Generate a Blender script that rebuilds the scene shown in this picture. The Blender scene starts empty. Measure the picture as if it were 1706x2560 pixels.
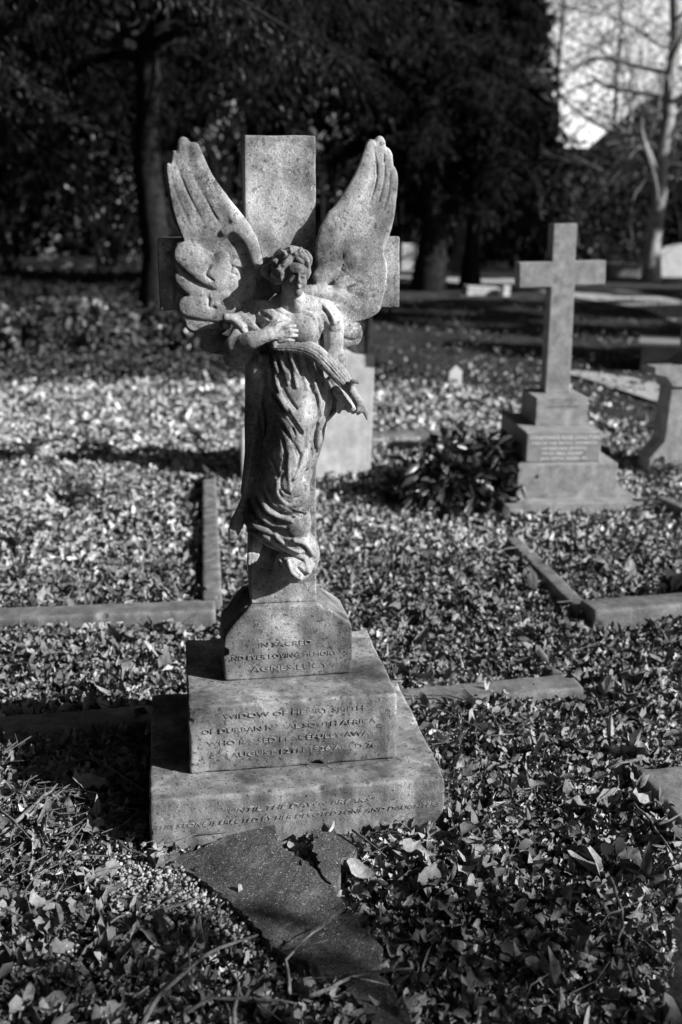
import bpy, math, random
import numpy as np
from mathutils import Vector, Matrix
C = bpy.context.scene
R_ = math.radians
# ------------------------------------------------------------------ camera
CAM = (-.2871, -2.425, 1.6); PITCH, ROLL, YAW, FPX = .2730, .005, .1601, 2607.67
_F = np.array([math.sin(YAW)*math.cos(PITCH), math.cos(YAW)*math.cos(PITCH), -math.sin(PITCH)])
_R = np.array([math.cos(YAW), -math.sin(YAW), 0.]); _U = np.cross(_R, _F)
_R2 = math.cos(ROLL)*_R+math.sin(ROLL)*_U; _U2 = -math.sin(ROLL)*_R+math.cos(ROLL)*_U
cam = bpy.data.cameras.new('camera'); camo = bpy.data.objects.new('camera', cam); C.collection.objects.link(camo)
camo.matrix_world = Matrix(((_R2[0], _U2[0], -_F[0], CAM[0]), (_R2[1], _U2[1], -_F[1], CAM[1]), (_R2[2], _U2[2], -_F[2], CAM[2]), (0, 0, 0, 1)))
cam.sensor_fit = 'VERTICAL'; cam.sensor_height = 36; cam.lens = FPX/2560*36
cam.clip_start = .05; cam.clip_end = 600
cam.dof.use_dof = True; cam.dof.focus_distance = 2.78; cam.dof.aperture_fstop = 2.1; cam.dof.aperture_blades = 9
C.camera = camo
# ------------------------------------------------------------------ world and sun
SUN_EL, SUN_AZ = 28.5, math.atan2(.87, -.50)          # direction to the sun, azimuth clockwise from +Y
w = bpy.data.worlds.new('World'); C.world = w; w.use_nodes = True
nt = w.node_tree; nt.nodes.clear()
sky = nt.nodes.new('ShaderNodeTexSky'); sky.sky_type = 'NISHITA'; sky.sun_disc = False
sky.sun_elevation = R_(SUN_EL); sky.sun_rotation = SUN_AZ; sky.dust_density = 1.5; sky.air_density = .15
bwn = nt.nodes.new('ShaderNodeRGBToBW'); bg = nt.nodes.new('ShaderNodeBackground'); wo = nt.nodes.new('ShaderNodeOutputWorld')
bg.inputs[1].default_value = .05
# broken cloud added low over the horizon to brighten the sky in view
def wn(kind, **kw):
    n = nt.nodes.new(kind)
    for k, v in kw.items(): setattr(n, k, v)
    return n
wtc = wn('ShaderNodeTexCoord'); wsx = wn('ShaderNodeSeparateXYZ'); nt.links.new(wtc.outputs['Generated'], wsx.inputs[0])
wno = wn('ShaderNodeTexNoise'); wno.inputs['Scale'].default_value = 7; wno.inputs['Detail'].default_value = 5; nt.links.new(wtc.outputs['Generated'], wno.inputs['Vector'])
w1 = wn('ShaderNodeMapRange', interpolation_type='SMOOTHSTEP'); nt.links.new(wsx.outputs[2], w1.inputs[0])
for i, q in enumerate((.27, .13, 0., 1.)): w1.inputs[i+1].default_value = q
w2 = wn('ShaderNodeMapRange'); nt.links.new(wno.outputs['Fac'], w2.inputs[0])
for i, q in enumerate((.36, .62, .45, 1.)): w2.inputs[i+1].default_value = q
w3 = wn('ShaderNodeMath', operation='MULTIPLY'); nt.links.new(w1.outputs[0], w3.inputs[0]); nt.links.new(w2.outputs[0], w3.inputs[1])
wd = wn('ShaderNodeVectorMath', operation='DOT_PRODUCT'); nt.links.new(wtc.outputs['Generated'], wd.inputs[0]); wd.inputs[1].default_value = (math.sin(.55), math.cos(.55), 0)
w5 = wn('ShaderNodeMapRange', interpolation_type='SMOOTHSTEP'); nt.links.new(wd.outputs['Value'], w5.inputs[0])      # cloud limited to the viewed side, so it adds little ambient light
for i, q in enumerate((.82, .95, 0., 1.)): w5.inputs[i+1].default_value = q
w6 = wn('ShaderNodeMath', operation='MULTIPLY'); nt.links.new(w3.outputs[0], w6.inputs[0]); nt.links.new(w5.outputs[0], w6.inputs[1])
w4 = wn('ShaderNodeMath', operation='MULTIPLY_ADD'); nt.links.new(w6.outputs[0], w4.inputs[0]); w4.inputs[1].default_value = 20
nt.links.new(sky.outputs[0], bwn.inputs[0]); nt.links.new(bwn.outputs[0], w4.inputs[2]); nt.links.new(w4.outputs[0], bg.inputs[0]); nt.links.new(bg.outputs[0], wo.inputs[0])
sl = bpy.data.lights.new('sun', 'SUN'); sl.energy = 5.0; sl.angle = R_(.5); sl.color = (1, 1, 1)
so = bpy.data.objects.new('sun', sl); C.collection.objects.link(so)
SD = Vector((math.sin(SUN_AZ)*math.cos(R_(SUN_EL)), math.cos(SUN_AZ)*math.cos(R_(SUN_EL)), math.sin(R_(SUN_EL))))
so.rotation_euler = SD.to_track_quat('Z', 'Y').to_euler(); so.location = (10, -5, 12)
C.view_settings.view_transform = 'Standard'; C.view_settings.look = 'None'; C.view_settings.exposure = .55; C.view_settings.gamma = 1
C.render.engine = 'CYCLES'
C.cycles.use_denoising = True; C.cycles.max_bounces = 5; C.cycles.diffuse_bounces = 2; C.cycles.transparent_max_bounces = 4
C.cycles.use_adaptive_sampling = True; C.cycles.adaptive_threshold = .02
# ------------------------------------------------------------------ helpers
def ray(u, v): return _F+_R2*(u-853)/FPX-_U2*(v-1280)/FPX
CA = np.array(CAM)
def bz(u, v, z=0.):
    d = ray(u, v); return CA+d*((z-CAM[2])/d[2])
def by(u, v, y):
    d = ray(u, v); return CA+d*((y-CAM[1])/d[1])
def G(x, y, z=0.): return bz(x*1.088, y*1.088, z)       # a point of the ground seen at (x, y) of the 1568 wide view
def az_pos(x, dist):                                     # ground point at a bearing and a distance
    d = ray(x*1.088, 550); a = math.atan2(d[0], d[1]); return np.array([CAM[0]+dist*math.sin(a), CAM[1]+dist*math.cos(a), 0.])
def tag(o, label=None, cat=None, group=None, kind=None):
    if label: o['label'] = label
    if cat: o['category'] = cat
    if group: o['group'] = group
    if kind: o['kind'] = kind
    return o
def empty(name, loc, label, cat, group=None):
    o = bpy.data.objects.new(name, None); C.collection.objects.link(o); o.location = loc; o.empty_display_size = .1
    return tag(o, label, cat, group)
def link(name, me, mat, parent=None, smooth=False):
    o = bpy.data.objects.new(name, me); C.collection.objects.link(o)
    if mat: me.materials.append(mat)
    if smooth: me.shade_smooth()
    if parent:
        o.parent = parent
        p = parent; L = Vector((0, 0, 0))
        while p: L += p.location; p = p.parent
        o.location = -L
    return o
def npmesh(name, verts, faces, attr=None):
    """faces: (n, k) int array"""
    verts = np.asarray(verts, dtype=np.float32); faces = np.asarray(faces, dtype=np.int32)
    me = bpy.data.meshes.new(name); n, k = faces.shape
    me.vertices.add(len(verts)); me.vertices.foreach_set('co', verts.ravel())
    me.loops.add(n*k); me.loops.foreach_set('vertex_index', faces.ravel())
    me.polygons.add(n); me.polygons.foreach_set('loop_start', np.arange(n, dtype=np.int32)*k)
    me.polygons.foreach_set('loop_total', np.full(n, k, dtype=np.int32))
    if attr is not None:
        a = me.attributes.new('shade', 'FLOAT', 'POINT'); a.data.foreach_set('value', np.asarray(attr, dtype=np.float32))
    me.update(calc_edges=True); me.validate()
    return me
def polymesh(name, verts, faces):
    me = bpy.data.meshes.new(name); me.from_pydata([tuple(map(float, v)) for v in verts], [], faces); me.update(); return me
class MB:
    """collects solids, builds ONE mesh"""
    def __init__(s): s.v = []; s.f = []
    def add(s, v, f):
        n = len(s.v); s.v += [tuple(map(float, p)) for p in v]; s.f += [tuple(i+n for i in q) for q in f]; return s
    def box(s, x0, x1, y0, y1, z0, z1, fr=None):
        v = [(x, y, z) for z in (z0, z1) for x, y in ((x0, y0), (x1, y0), (x1, y1), (x0, y1))]
        if fr: v = [fr(*p) for p in v]
        return s.add(v, [(3, 2, 1, 0), (4, 5, 6, 7), (0, 1, 5, 4), (1, 2, 6, 5), (2, 3, 7, 6), (3, 0, 4, 7)])
    def prism_y(s, prof, y0, y1, fr=None):             # profile in x,z counter-clockwise seen from the front
        n = len(prof); v = [(x, y0, z) for x, z in prof]+[(x, y1, z) for x, z in prof]
        if fr: v = [fr(*p) for p in v]
        return s.add(v, [tuple(range(n)), tuple(range(2*n-1, n-1, -1))]+[(i, i+n, (i+1) % n+n, (i+1) % n) for i in range(n)])
    def prism_z(s, prof, z0, z1):                      # outline points (x,y) or (x,y,ztop)
        n = len(prof); v = [(p[0], p[1], z0) for p in prof]+[(p[0], p[1], p[2] if len(p) > 2 else z1) for p in prof]
        return s.add(v, [tuple(range(n-1, -1, -1)), tuple(range(n, 2*n))]+[(i, (i+1) % n, (i+1) % n+n, i+n) for i in range(n)])
    def tube(s, pts, rad, n=8):
        pts = [Vector(p) for p in pts]; rings = []
        for i, p in enumerate(pts):
            t = (pts[min(i+1, len(pts)-1)]-pts[max(i-1, 0)]).normalized()
            a = t.orthogonal().normalized() if i == 0 else (a-t*a.dot(t)).normalized()
            b = t.cross(a); r = rad[i] if isinstance(rad, (list, tuple)) else rad
            rings.append([p+(a*math.cos(2*math.pi*k/n)+b*math.sin(2*math.pi*k/n))*r for k in range(n)])
        v = [q for r in rings for q in r]
        f = [(i*n+k, i*n+(k+1) % n, (i+1)*n+(k+1) % n, (i+1)*n+k) for i in range(len(pts)-1) for k in range(n)]
        f += [tuple(range(n-1, -1, -1)), tuple((len(pts)-1)*n+k for k in range(n))]
        return s.add(v, f)
    def build(s, name, mat, parent=None, bevel=0, smooth=False, seg=2):
        me = polymesh(name, s.v, s.f)
        if bevel:
            import bmesh
            bm = bmesh.new(); bm.from_mesh(me); bmesh.ops.recalc_face_normals(bm, faces=bm.faces)
            es = [e for e in bm.edges if len(e.link_faces) == 2 and e.calc_face_angle(0) > .5]
            bmesh.ops.bevel(bm, geom=es, offset=bevel, segments=seg, affect='EDGES', profile=.6, clamp_overlap=True)
            bm.to_mesh(me); bm.free()
        return link(name, me, mat, parent, smooth)
# ------------------------------------------------------------------ materials
def mat(name, dark, light, scale=8., bump=.3, bscale=90., rough=.85, lichen=0., speck=0., attr=False, spec=.3, grain=.25, stains=0.):
    m = bpy.data.materials.new(name); m.use_nodes = True; t = m.node_tree; N = t.nodes; L = t.links
    bs = N['Principled BSDF']; bs.inputs['Roughness'].default_value = rough
    bs.inputs['Specular IOR Level'].default_value = spec
    tc = N.new('ShaderNodeTexCoord'); co = tc.outputs['Object']
    def noise(sc, det=6, r=.6):
        n = N.new('ShaderNodeTexNoise'); n.inputs['Scale'].default_value = sc; n.inputs['Detail'].default_value = det; n.inputs['Roughness'].default_value = r
        L.new(co, n.inputs['Vector']); return n.outputs['Fac']
    def math_(op, a, b, c=None):
        n = N.new('ShaderNodeMath'); n.operation = op
        for i, q in enumerate((a, b, c)):
            if q is None: continue
            if isinstance(q, (int, float)): n.inputs[i].default_value = q
            else: L.new(q, n.inputs[i])
        return n.outputs[0]
    def mapr(v, a, b, c, d):
        n = N.new('ShaderNodeMapRange'); L.new(v, n.inputs[0])
        for i, q in enumerate((a, b, c, d)): n.inputs[i+1].default_value = q
        return n.outputs[0]
    f1 = mapr(noise(scale, 8, .65), .32, .68, 0, 1)
    val = mapr(f1, 0, 1, dark, light)
    g = mapr(noise(bscale*1.7, 3, .7), .3, .7, 1-grain, 1+grain)
    val = math_('MULTIPLY', val, g)
    if stains:
        s1 = mapr(noise(scale*.75, 6, .65), .44, .60, 1, 1-stains); val = math_('MULTIPLY', val, s1)
        mp = N.new('ShaderNodeMapping'); mp.inputs['Scale'].default_value = (1, 1, .16); L.new(co, mp.inputs['Vector'])       # rain streaks
        sn = N.new('ShaderNodeTexNoise'); sn.inputs['Scale'].default_value = 26; sn.inputs['Detail'].default_value = 4; L.new(mp.outputs[0], sn.inputs['Vector'])
        val = math_('MULTIPLY', val, mapr(sn.outputs['Fac'], .42, .6, 1, 1-stains*.6))
        pk = mapr(noise(90, 2, .5), .60, .66, 1, 1-stains); val = math_('MULTIPLY', val, pk)                                     # pits
    if lichen:
        vo = N.new('ShaderNodeTexVoronoi'); vo.inputs['Scale'].default_value = 95; L.new(co, vo.inputs['Vector'])
        ring = math_('SUBTRACT', 1, mapr(math_('ABSOLUTE', math_('SUBTRACT', vo.outputs['Distance'], .38), None), .03, .16, 0, 1))
        msk = mapr(noise(5.5, 4, .6), .46, .62, 0, 1); msk2 = mapr(noise(31, 2, .5), .42, .6, 0, 1)
        ring = math_('MULTIPLY', math_('MULTIPLY', ring, msk), msk2)
        val = math_('ADD', val, math_('MULTIPLY', ring, lichen))
    if speck:
        vo = N.new('ShaderNodeTexVoronoi'); vo.inputs['Scale'].default_value = 230; L.new(co, vo.inputs['Vector'])
        sp = mapr(vo.outputs['Distance'], .12, .3, 1, 0); pick = mapr(noise(75, 2, .6), .52, .66, 0, 1)
        val = math_('ADD', val, math_('MULTIPLY', math_('MULTIPLY', sp, pick), speck))
    if attr:
        at = N.new('ShaderNodeAttribute'); at.attribute_name = 'shade'; val = math_('MULTIPLY', val, at.outputs['Fac'])
    L.new(val, bs.inputs['Base Color'])
    if bump:
        b = N.new('ShaderNodeBump'); b.inputs['Strength'].default_value = bump; b.inputs['Distance'].default_value = .004
        L.new(math_('ADD', noise(bscale, 5, .75), math_('MULTIPLY', f1, .6)), b.inputs['Height']); L.new(b.outputs[0], bs.inputs['Normal'])
    return m
M = dict(
    angel=mat('weathered_stone', .09, .74, 7, .7, 120, lichen=.25, grain=.30, stains=.46),
    plinth=mat('plinth_stone', .11, .52, 6, .6, 150, lichen=.16, grain=.34, stains=.58),
    engrave=mat('cut_lettering', .11, .36, 20, .4, 190, grain=.3),
    cross=mat('smooth_grey_stone', .20, .42, 14, .4, 70, lichen=.1, grain=.2, stains=.15),
    slate=mat('slate_plaque', .18, .30, 14, .2, 60, grain=.12),
    white=mat('white_paint_letter', .6, .8, 20, 0),
    pale=mat('pale_headstone', .5, .72, 9, .3, 60, grain=.1, stains=.2),
    kerb=mat('kerb_stone', .15, .28, 12, .45, 110, speck=.5, grain=.25, stains=.3),
    concrete=mat('concrete', .06, .22, 6, 1.0, 130, speck=1.2, grain=.9, stains=.4),
    soil=mat('soil', .015, .05, 14, 1.0, 40, grain=.5, spec=.05),
    lawn=mat('lawn', .025, .08, 4, 1.0, 30, grain=.6, spec=.05),
    path=mat('pale_path', .35, .5, 3, .2, 30, grain=.1),
    leaf=mat('dry_leaf', .6, 1.25, 55, .5, 150, .7, attr=True, grain=.2, spec=.2),
    needle=mat('needles', .5, 1.0, 3, 0, attr=True, rough=.8, spec=.05),
    glossy=mat('glossy_leaf', .8, 1.2, 20, .2, 60, attr=True, rough=.34, spec=.5, grain=.1),
    bark=mat('bark', .010, .035, 9, 1.0, 30, grain=.4, spec=.03),
    palebark=mat('pale_bark', .16, .42, 5, .8, 22, grain=.2),
    twig=mat('dry_twig', .07, .26, 30, .6, 120, grain=.3),
    pebble=mat('pebble', .8, 1.2, 60, .2, 120, attr=True, rough=.6, spec=.4, grain=.15),
    iron=mat('black_iron', .01, .02, 10, .1),
    tile=mat('roof_tile', .012, .03, 2, .4, 8, spec=.05),
    wallr=mat('house_render', .10, .16, 2, .2, 8),
    glass=mat('window_glass', .02, .03, 2, 0, rough=.1, spec=.6),
)
# ------------------------------------------------------------------ text
def letters(txt, P, size, width, parent, m=None, extrude=.0018, shear=0., name='lettering', rz=0., heavy=0.):
    """P: left end of the base line on the face; width: length of the line"""
    cu = bpy.data.curves.new('t', 'FONT'); cu.body = txt; cu.size = 1; cu.extrude = .5; cu.shear = shear; cu.resolution_u = 2; cu.offset = heavy
    to = bpy.data.objects.new('t', cu); C.collection.objects.link(to); bpy.context.view_layer.update()
    me = bpy.data.meshes.new_from_object(to.evaluated_get(bpy.context.evaluated_depsgraph_get()))
    bpy.data.objects.remove(to); bpy.data.curves.remove(cu)
    v = np.zeros(len(me.vertices)*3, dtype=np.float32); me.vertices.foreach_get('co', v); v = v.reshape(-1, 3)
    x0, x1 = v[:, 0].min(), v[:, 0].max(); cap = .70
    X = (v[:, 0]-x0)/(x1-x0)*width; Z = v[:, 1]/cap*size; Y = -v[:, 2]*extrude*2
    c, s = math.cos(rz), math.sin(rz)
    v[:, 0] = P[0]+X*c-Y*s; v[:, 1] = P[1]+X*s+Y*c; v[:, 2] = P[2]+Z
    me.vertices.foreach_set('co', v.ravel()); me.update()
    return link(name, me, m or M['engrave'], parent)
# ------------------------------------------------------------------ signed distance sculpting
def smin(a, b, k):
    if k <= 0: return np.minimum(a, b)
    h = np.maximum(k-np.abs(a-b), 0)/k
    return np.minimum(a, b)-h*h*k*.25
class Sculpt:
    def __init__(s, lo, hi, h):
        s.lo = np.array(lo, dtype=np.float32); s.h = h; s.n = np.ceil((np.array(hi)-s.lo)/h).astype(int)+1
        s.d = np.full(s.n, .2, dtype=np.float32)
        s.ax = [s.lo[i]+h*np.arange(s.n[i], dtype=np.float32) for i in range(3)]
    def _reg(s, lo, hi):
        a = np.clip(np.floor((lo-s.lo)/s.h).astype(int), 0, s.n); b = np.clip(np.ceil((hi-s.lo)/s.h).astype(int)+1, 0, s.n)
        if (b <= a).any(): return None
        sl = tuple(slice(a[i], b[i]) for i in range(3))
        return sl, s.ax[0][sl[0]][:, None, None], s.ax[1][sl[1]][None, :, None], s.ax[2][sl[2]][None, None, :]
    def _op(s, sl, f, k, cut):
        if cut: s.d[sl] = -smin(-s.d[sl], f, k)
        else: s.d[sl] = smin(s.d[sl], f, k)
    def ell(s, c, r, k=.01, cut=False, rot=0.):
        c = np.array(c, dtype=np.float32); r = np.array(r, dtype=np.float32); m = r.max()+k+.02
        q = s._reg(c-m, c+m)
        if q is None: return
        sl, X, Y, Z = q; X = X-c[0]; Y = Y-c[1]; Z = Z-c[2]
        if rot: cc, ss = math.cos(rot), math.sin(rot); X, Z = X*cc+Z*ss, -X*ss+Z*cc
        k0 = np.sqrt((X/r[0])**2+(Y/r[1])**2+(Z/r[2])**2); k1 = np.sqrt((X/r[0]**2)**2+(Y/r[1]**2)**2+(Z/r[2]**2)**2)+1e-6
        s._op(sl, k0*(k0-1)/k1, k, cut)
    def chain(s, P, rad, k=.01, cut=False, flat=1., sub=3):
        P = np.array(P, dtype=np.float64); rad = np.broadcast_to(np.array(rad, dtype=np.float64), (len(P),)) if np.ndim(rad) else np.full(len(P), rad)
        if sub > 1 and len(P) > 2:                       # smooth the polyline
            t = np.linspace(0, len(P)-1, (len(P)-1)*sub+1); Q = []; Rr = []
            for u in t:
                i = min(int(u), len(P)-2); f = u-i; p0, p1, p2, p3 = P[max(i-1, 0)], P[i], P[i+1], P[min(i+2, len(P)-1)]
                Q.append(.5*((2*p1)+(p2-p0)*f+(2*p0-5*p1+4*p2-p3)*f*f+(3*p1-p0-3*p2+p3)*f**3)); Rr.append(rad[i]*(1-f)+rad[i+1]*f)
            P, rad = np.array(Q), np.array(Rr)
        if len(P) == 1: P = np.vstack([P, P+[0, 0, 1e-4]]); rad = np.array([rad[0], rad[0]])
        lo = (P-rad[:, None]).min(0)-k-.012; hi = (P+rad[:, None]).max(0)+k+.012
        q = s._reg(lo, hi)
        if q is None: return
        sl, X, Y, Z = q; best = None
        for i in range(len(P)-1):
            a, b = P[i], P[i+1]; ab = b-a; L = (ab[0]**2+(ab[1]/flat)**2+ab[2]**2)+1e-12
            dx, dy, dz = X-a[0], (Y-a[1])/flat, Z-a[2]
            t = np.clip((dx*ab[0]+dy*(ab[1]/flat)+dz*ab[2])/L, 0, 1).astype(np.float32)
            f = np.sqrt((dx-t*ab[0])**2+(dy-t*ab[1]/flat)**2+(dz-t*ab[2])**2)-(rad[i]+t*(rad[i+1]-rad[i]))
            best = f if best is None else np.minimum(best, f)
        if flat < 1: best = best*(.5+.5*flat)
        s._op(sl, best.astype(np.float32), k, cut)
    def poly(s, px, y0, y1, rnd=.006, k=.006):
        Q = np.array([q1(p[0], p[1], (y0+y1)/2)[[0, 2]] for p in px])
        for _ in range(2):                               # round the traced corners
            Q = np.stack([Q*.75+np.roll(Q, -1, 0)*.25, Q*.25+np.roll(Q, -1, 0)*.75], 1).reshape(-1, 2)
        X = s.ax[0][:, None]; Z = s.ax[2][None, :]; d2 = np.full((len(s.ax[0]), len(s.ax[2])), 9., np.float32); ins = np.zeros(d2.shape, bool)
        for i in range(len(Q)):
            a = Q[i]; b = Q[(i+1) % len(Q)]; ab = b-a; t = np.clip(((X-a[0])*ab[0]+(Z-a[1])*ab[1])/(ab@ab+1e-12), 0, 1)
            d2 = np.minimum(d2, (X-a[0]-t*ab[0])**2+(Z-a[1]-t*ab[1])**2)
            m = ((a[1] > Z) != (b[1] > Z)) & (X < (b[0]-a[0])*(Z-a[1])/((b[1]-a[1]) if abs(b[1]-a[1]) > 1e-9 else 1e-9)+a[0]); ins ^= m
        d = np.sqrt(d2)*np.where(ins, -1, 1)+rnd; dy = np.abs(s.ax[1]-(y0+y1)/2)-(y1-y0)/2+rnd
        A = d[:, None, :]; B = dy[None, :, None]; f = np.minimum(np.maximum(A, B), 0)+np.sqrt(np.maximum(A, 0)**2+np.maximum(B, 0)**2)-rnd
        s.d = smin(s.d, f.astype(np.float32), k)
    def surf(s, u, v, dflt=.27, push=0.):
        """first point of the sculpture met by the line of sight through photo pixel (u, v)"""
        d = ray(u, v)
        for y in np.arange(s.ax[1][0], s.ax[1][-1], s.h*.5):
            p = CA+d*((y-CAM[1])/d[1]); i = np.round((p-s.lo)/s.h).astype(int)
            if (i < 0).any() or (i >= s.n).any(): continue
            if s.d[tuple(i)] < 0: return p+np.array([0, push, 0])
        return by(u, v, dflt)+np.array([0, push, 0])
    def mesh(s, name):
        d = s.d; nx, ny, nz = d.shape; neg = d < 0
        c = sum(neg[i:nx-1+i, j:ny-1+j, k:nz-1+k].astype(np.int8) for i in (0, 1) for j in (0, 1) for k in (0, 1))
        act = (c > 0) & (c < 8); idx = -np.ones(act.shape, dtype=np.int32); I = np.argwhere(act); idx[act] = np.arange(len(I), dtype=np.int32)
        acc = np.zeros((len(I), 3)); cnt = np.zeros(len(I)); off = [(i, j, k) for i in (0, 1) for j in (0, 1) for k in (0, 1)]
        cor = {o: d[I[:, 0]+o[0], I[:, 1]+o[1], I[:, 2]+o[2]] for o in off}
        for o in off:
            for a in range(3):
                if o[a]: continue
                o2 = tuple(o[q]+(q == a) for q in range(3)); A, B = cor[o], cor[o2]; m = (A < 0) != (B < 0)
                t = np.where(m, A/np.where(m, A-B, 1), 0); p = np.array(o, dtype=float)[None, :].repeat(len(I), 0); p[:, a] += t
                acc += p*m[:, None]; cnt += m
        V = (I+acc/cnt[:, None])*s.h+s.lo
        F = []
        for a in range(3):
            b, c_ = (a+1) % 3, (a+2) % 3
            sl0 = [slice(0, n) for n in d.shape]; sl1 = list(sl0); sl0[a] = slice(0, d.shape[a]-1); sl1[a] = slice(1, d.shape[a])
            A = neg[tuple(sl0)]; B = neg[tuple(sl1)]
            E = np.argwhere(A != B); fl = A[tuple(E.T)]
            ok = (E[:, b] > 0) & (E[:, c_] > 0) & (E[:, b] < d.shape[b]-1) & (E[:, c_] < d.shape[c_]-1); E = E[ok]; fl = fl[ok]
            def g(db, dc):
                q = E.copy(); q[:, b] -= db; q[:, c_] -= dc; return idx[tuple(q.T)]
            Q = np.stack([g(1, 1), g(0, 1), g(0, 0), g(1, 0)], 1); Q[~fl] = Q[~fl][:, ::-1]; F.append(Q)
        F = np.vstack(F); F = F[(F >= 0).all(1)]
        return npmesh(name, V, F)
crng = np.random.default_rng(11)
def worn(name, profs, y0, y1, m, parent, h=.004, rnd=.004, chips=40, cr=(.003, .009), fr=None, wob=.0012):
    """convex x,z profiles (counter-clockwise) extruded from y0 to y1, with rounded, chipped, slightly uneven edges"""
    P = np.vstack([np.array(p, float) for p in profs]); lo = (P[:, 0].min()-.02, y0-.02, P[:, 1].min()-.02); hi = (P[:, 0].max()+.02, y1+.02, P[:, 1].max()+.02)
    s = Sculpt(lo, hi, h); X, Y, Z = s.ax[0][:, None, None], s.ax[1][None, :, None], s.ax[2][None, None, :]; segs = []
    for p in profs:
        p = np.array(p, float); n = len(p); f = np.maximum(y0-Y, Y-y1)+0*X+0*Z
        for i in range(n):
            a, b = p[i], p[(i+1) % n]; t = (b-a)/np.linalg.norm(b-a); f = smin(f*-1, -((X-a[0])*t[1]-(Z-a[1])*t[0]+0*Y), rnd*2)*-1
            segs += [((a[0], y0, a[1]), (b[0], y0, b[1])), ((a[0], y0, a[1]), (a[0], y1, a[1])), ((a[0], y1, a[1]), (b[0], y1, b[1]))]
        s.d = np.minimum(s.d, f.astype(np.float32))
    s.d += (wob*(np.sin(X*37+Y*23)*np.sin(Z*41+X*19)+.5*np.sin(Y*71+Z*63+X*55))).astype(np.float32)
    L = np.array([math.dist(*q) for q in segs]); 
    for i in crng.choice(len(segs), chips, p=L/L.sum()):
        a, b = np.array(segs[i][0]), np.array(segs[i][1]); r = crng.uniform(*cr)*crng.choice([.7, .8, 1, 1.7]); c = a+(b-a)*crng.uniform(0, 1)+crng.normal(0, 1, 3)*r*.55
        s.ell(c, (r*crng.uniform(.8, 1.8), r, r*crng.uniform(.7, 1.3)), .003, cut=True)
    me = s.mesh(name)
    if fr:
        v = np.zeros(len(me.vertices)*3, np.float32); me.vertices.foreach_get('co', v); v = v.reshape(-1, 3); q = np.stack(fr(v[:, 0], v[:, 1], v[:, 2]), 1); me.vertices.foreach_set('co', q.astype(np.float32).ravel()); me.update()
    return link(name, me, m, parent, True)
def rect(x0, x1, z0, z1): return [(x0, z0), (x1, z0), (x1, z1), (x0, z1)]
K1 = .000400; K2 = .000316; KF = .000139             # metres per pixel of the three study crops
def q1(x, y, Y): return by(380+x*.40816, 320+y*.40816, Y)
def q2(x, y, Y): return by(500+x*.31888, 780+y*.31888, Y)
def qf(x, y, Y): return by(640+x*.14031, 600+y*.14031, Y)
def q5(x, y, Y): return by(540+x*.26786, 780+y*.26786, Y)
# ------------------------------------------------------------------ the angel monument
mon = empty('angel_monument', (0, .3, 0), 'grey stone cross monument carved with a winged angel, on three stacked lettered plinths', 'monument')
step1 = worn('plinth_step', [rect(-.392, .392, -.12, .161)], 0, .633, M['plinth'], mon, rnd=.005, chips=70)
step2 = worn('plinth_step', [rect(-.283, .283, .1615, .359)], .118, .585, M['plinth'], mon, chips=60)
block = worn('pedestal_block', [[(-.180, .3595), (.181, .3595), (.181, .500), (.176, .517), (.100, .570), (.092, .5755), (-.112, .5755), (-.118, .568), (-.176, .522), (-.180, .505)]], .263, .455, M['plinth'], mon, h=.0035, chips=46)
xl, xr, xbl, xbr = -.0955, .083, -.1005, .0825; yl, yr = .285, .385
crs = worn('cross', [[(xbl, .5757), (xbr, .5757), (xr, 1.801), (xl, 1.799)], [(-.3155, 1.3765), (.303, 1.379), (.301, 1.560), (-.3145, 1.555)]], yl, yr, M['angel'], mon, h=.0035, rnd=.0025, chips=60, cr=(.002, .006), wob=.0007)
def on_face(txt, a, b, size, Y, par, shear=0.):       # a, b: ends of the base line in the crop at (340, 1440)
    A = by(340+a[0]*.5102, 1440+a[1]*.5102, Y); B = by(340+b[0]*.5102, 1440+b[1]*.5102, Y)
    letters(txt, (A[0], Y-.0003, (A[2]+B[2])/2), size, B[0]-A[0], par, shear=shear)
on_face('IN SACRED', (605, 350), (862, 332), .0135, .263, block)
on_face('AND EVER LOVING MEMORY OF', (440, 416), (1052, 380), .0135, .263, block)
on_face('AGNES LUCY', (568, 470), (945, 445), .0155, .263, block)
on_face('WIDOW OF HENRY SMITH', (430, 700), (1118, 655), .0135, .118, step2)
on_face('OF DURBAN NATAL SOUTH AFRICA', (325, 770), (1178, 722), .0135, .118, step2)
on_face('WHO PASSED PEACEFULLY AWAY', (350, 830), (1180, 778), .0135, .118, step2)
on_face('ON AUGUST 12TH 1926 AGED 76', (365, 892), (1180, 838), .0135, .118, step2)
on_face('"UNTIL THE DAWN BREAKS"', (440, 1160), (1175, 1103), .0125, 0, step1, .25)
on_face('THIS STONE IS ERECTED BY HER DEVOTED SONS AND DAUGHTERS', (95, 1238), (1492, 1130), .0115, 0, step1, .25)
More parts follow.
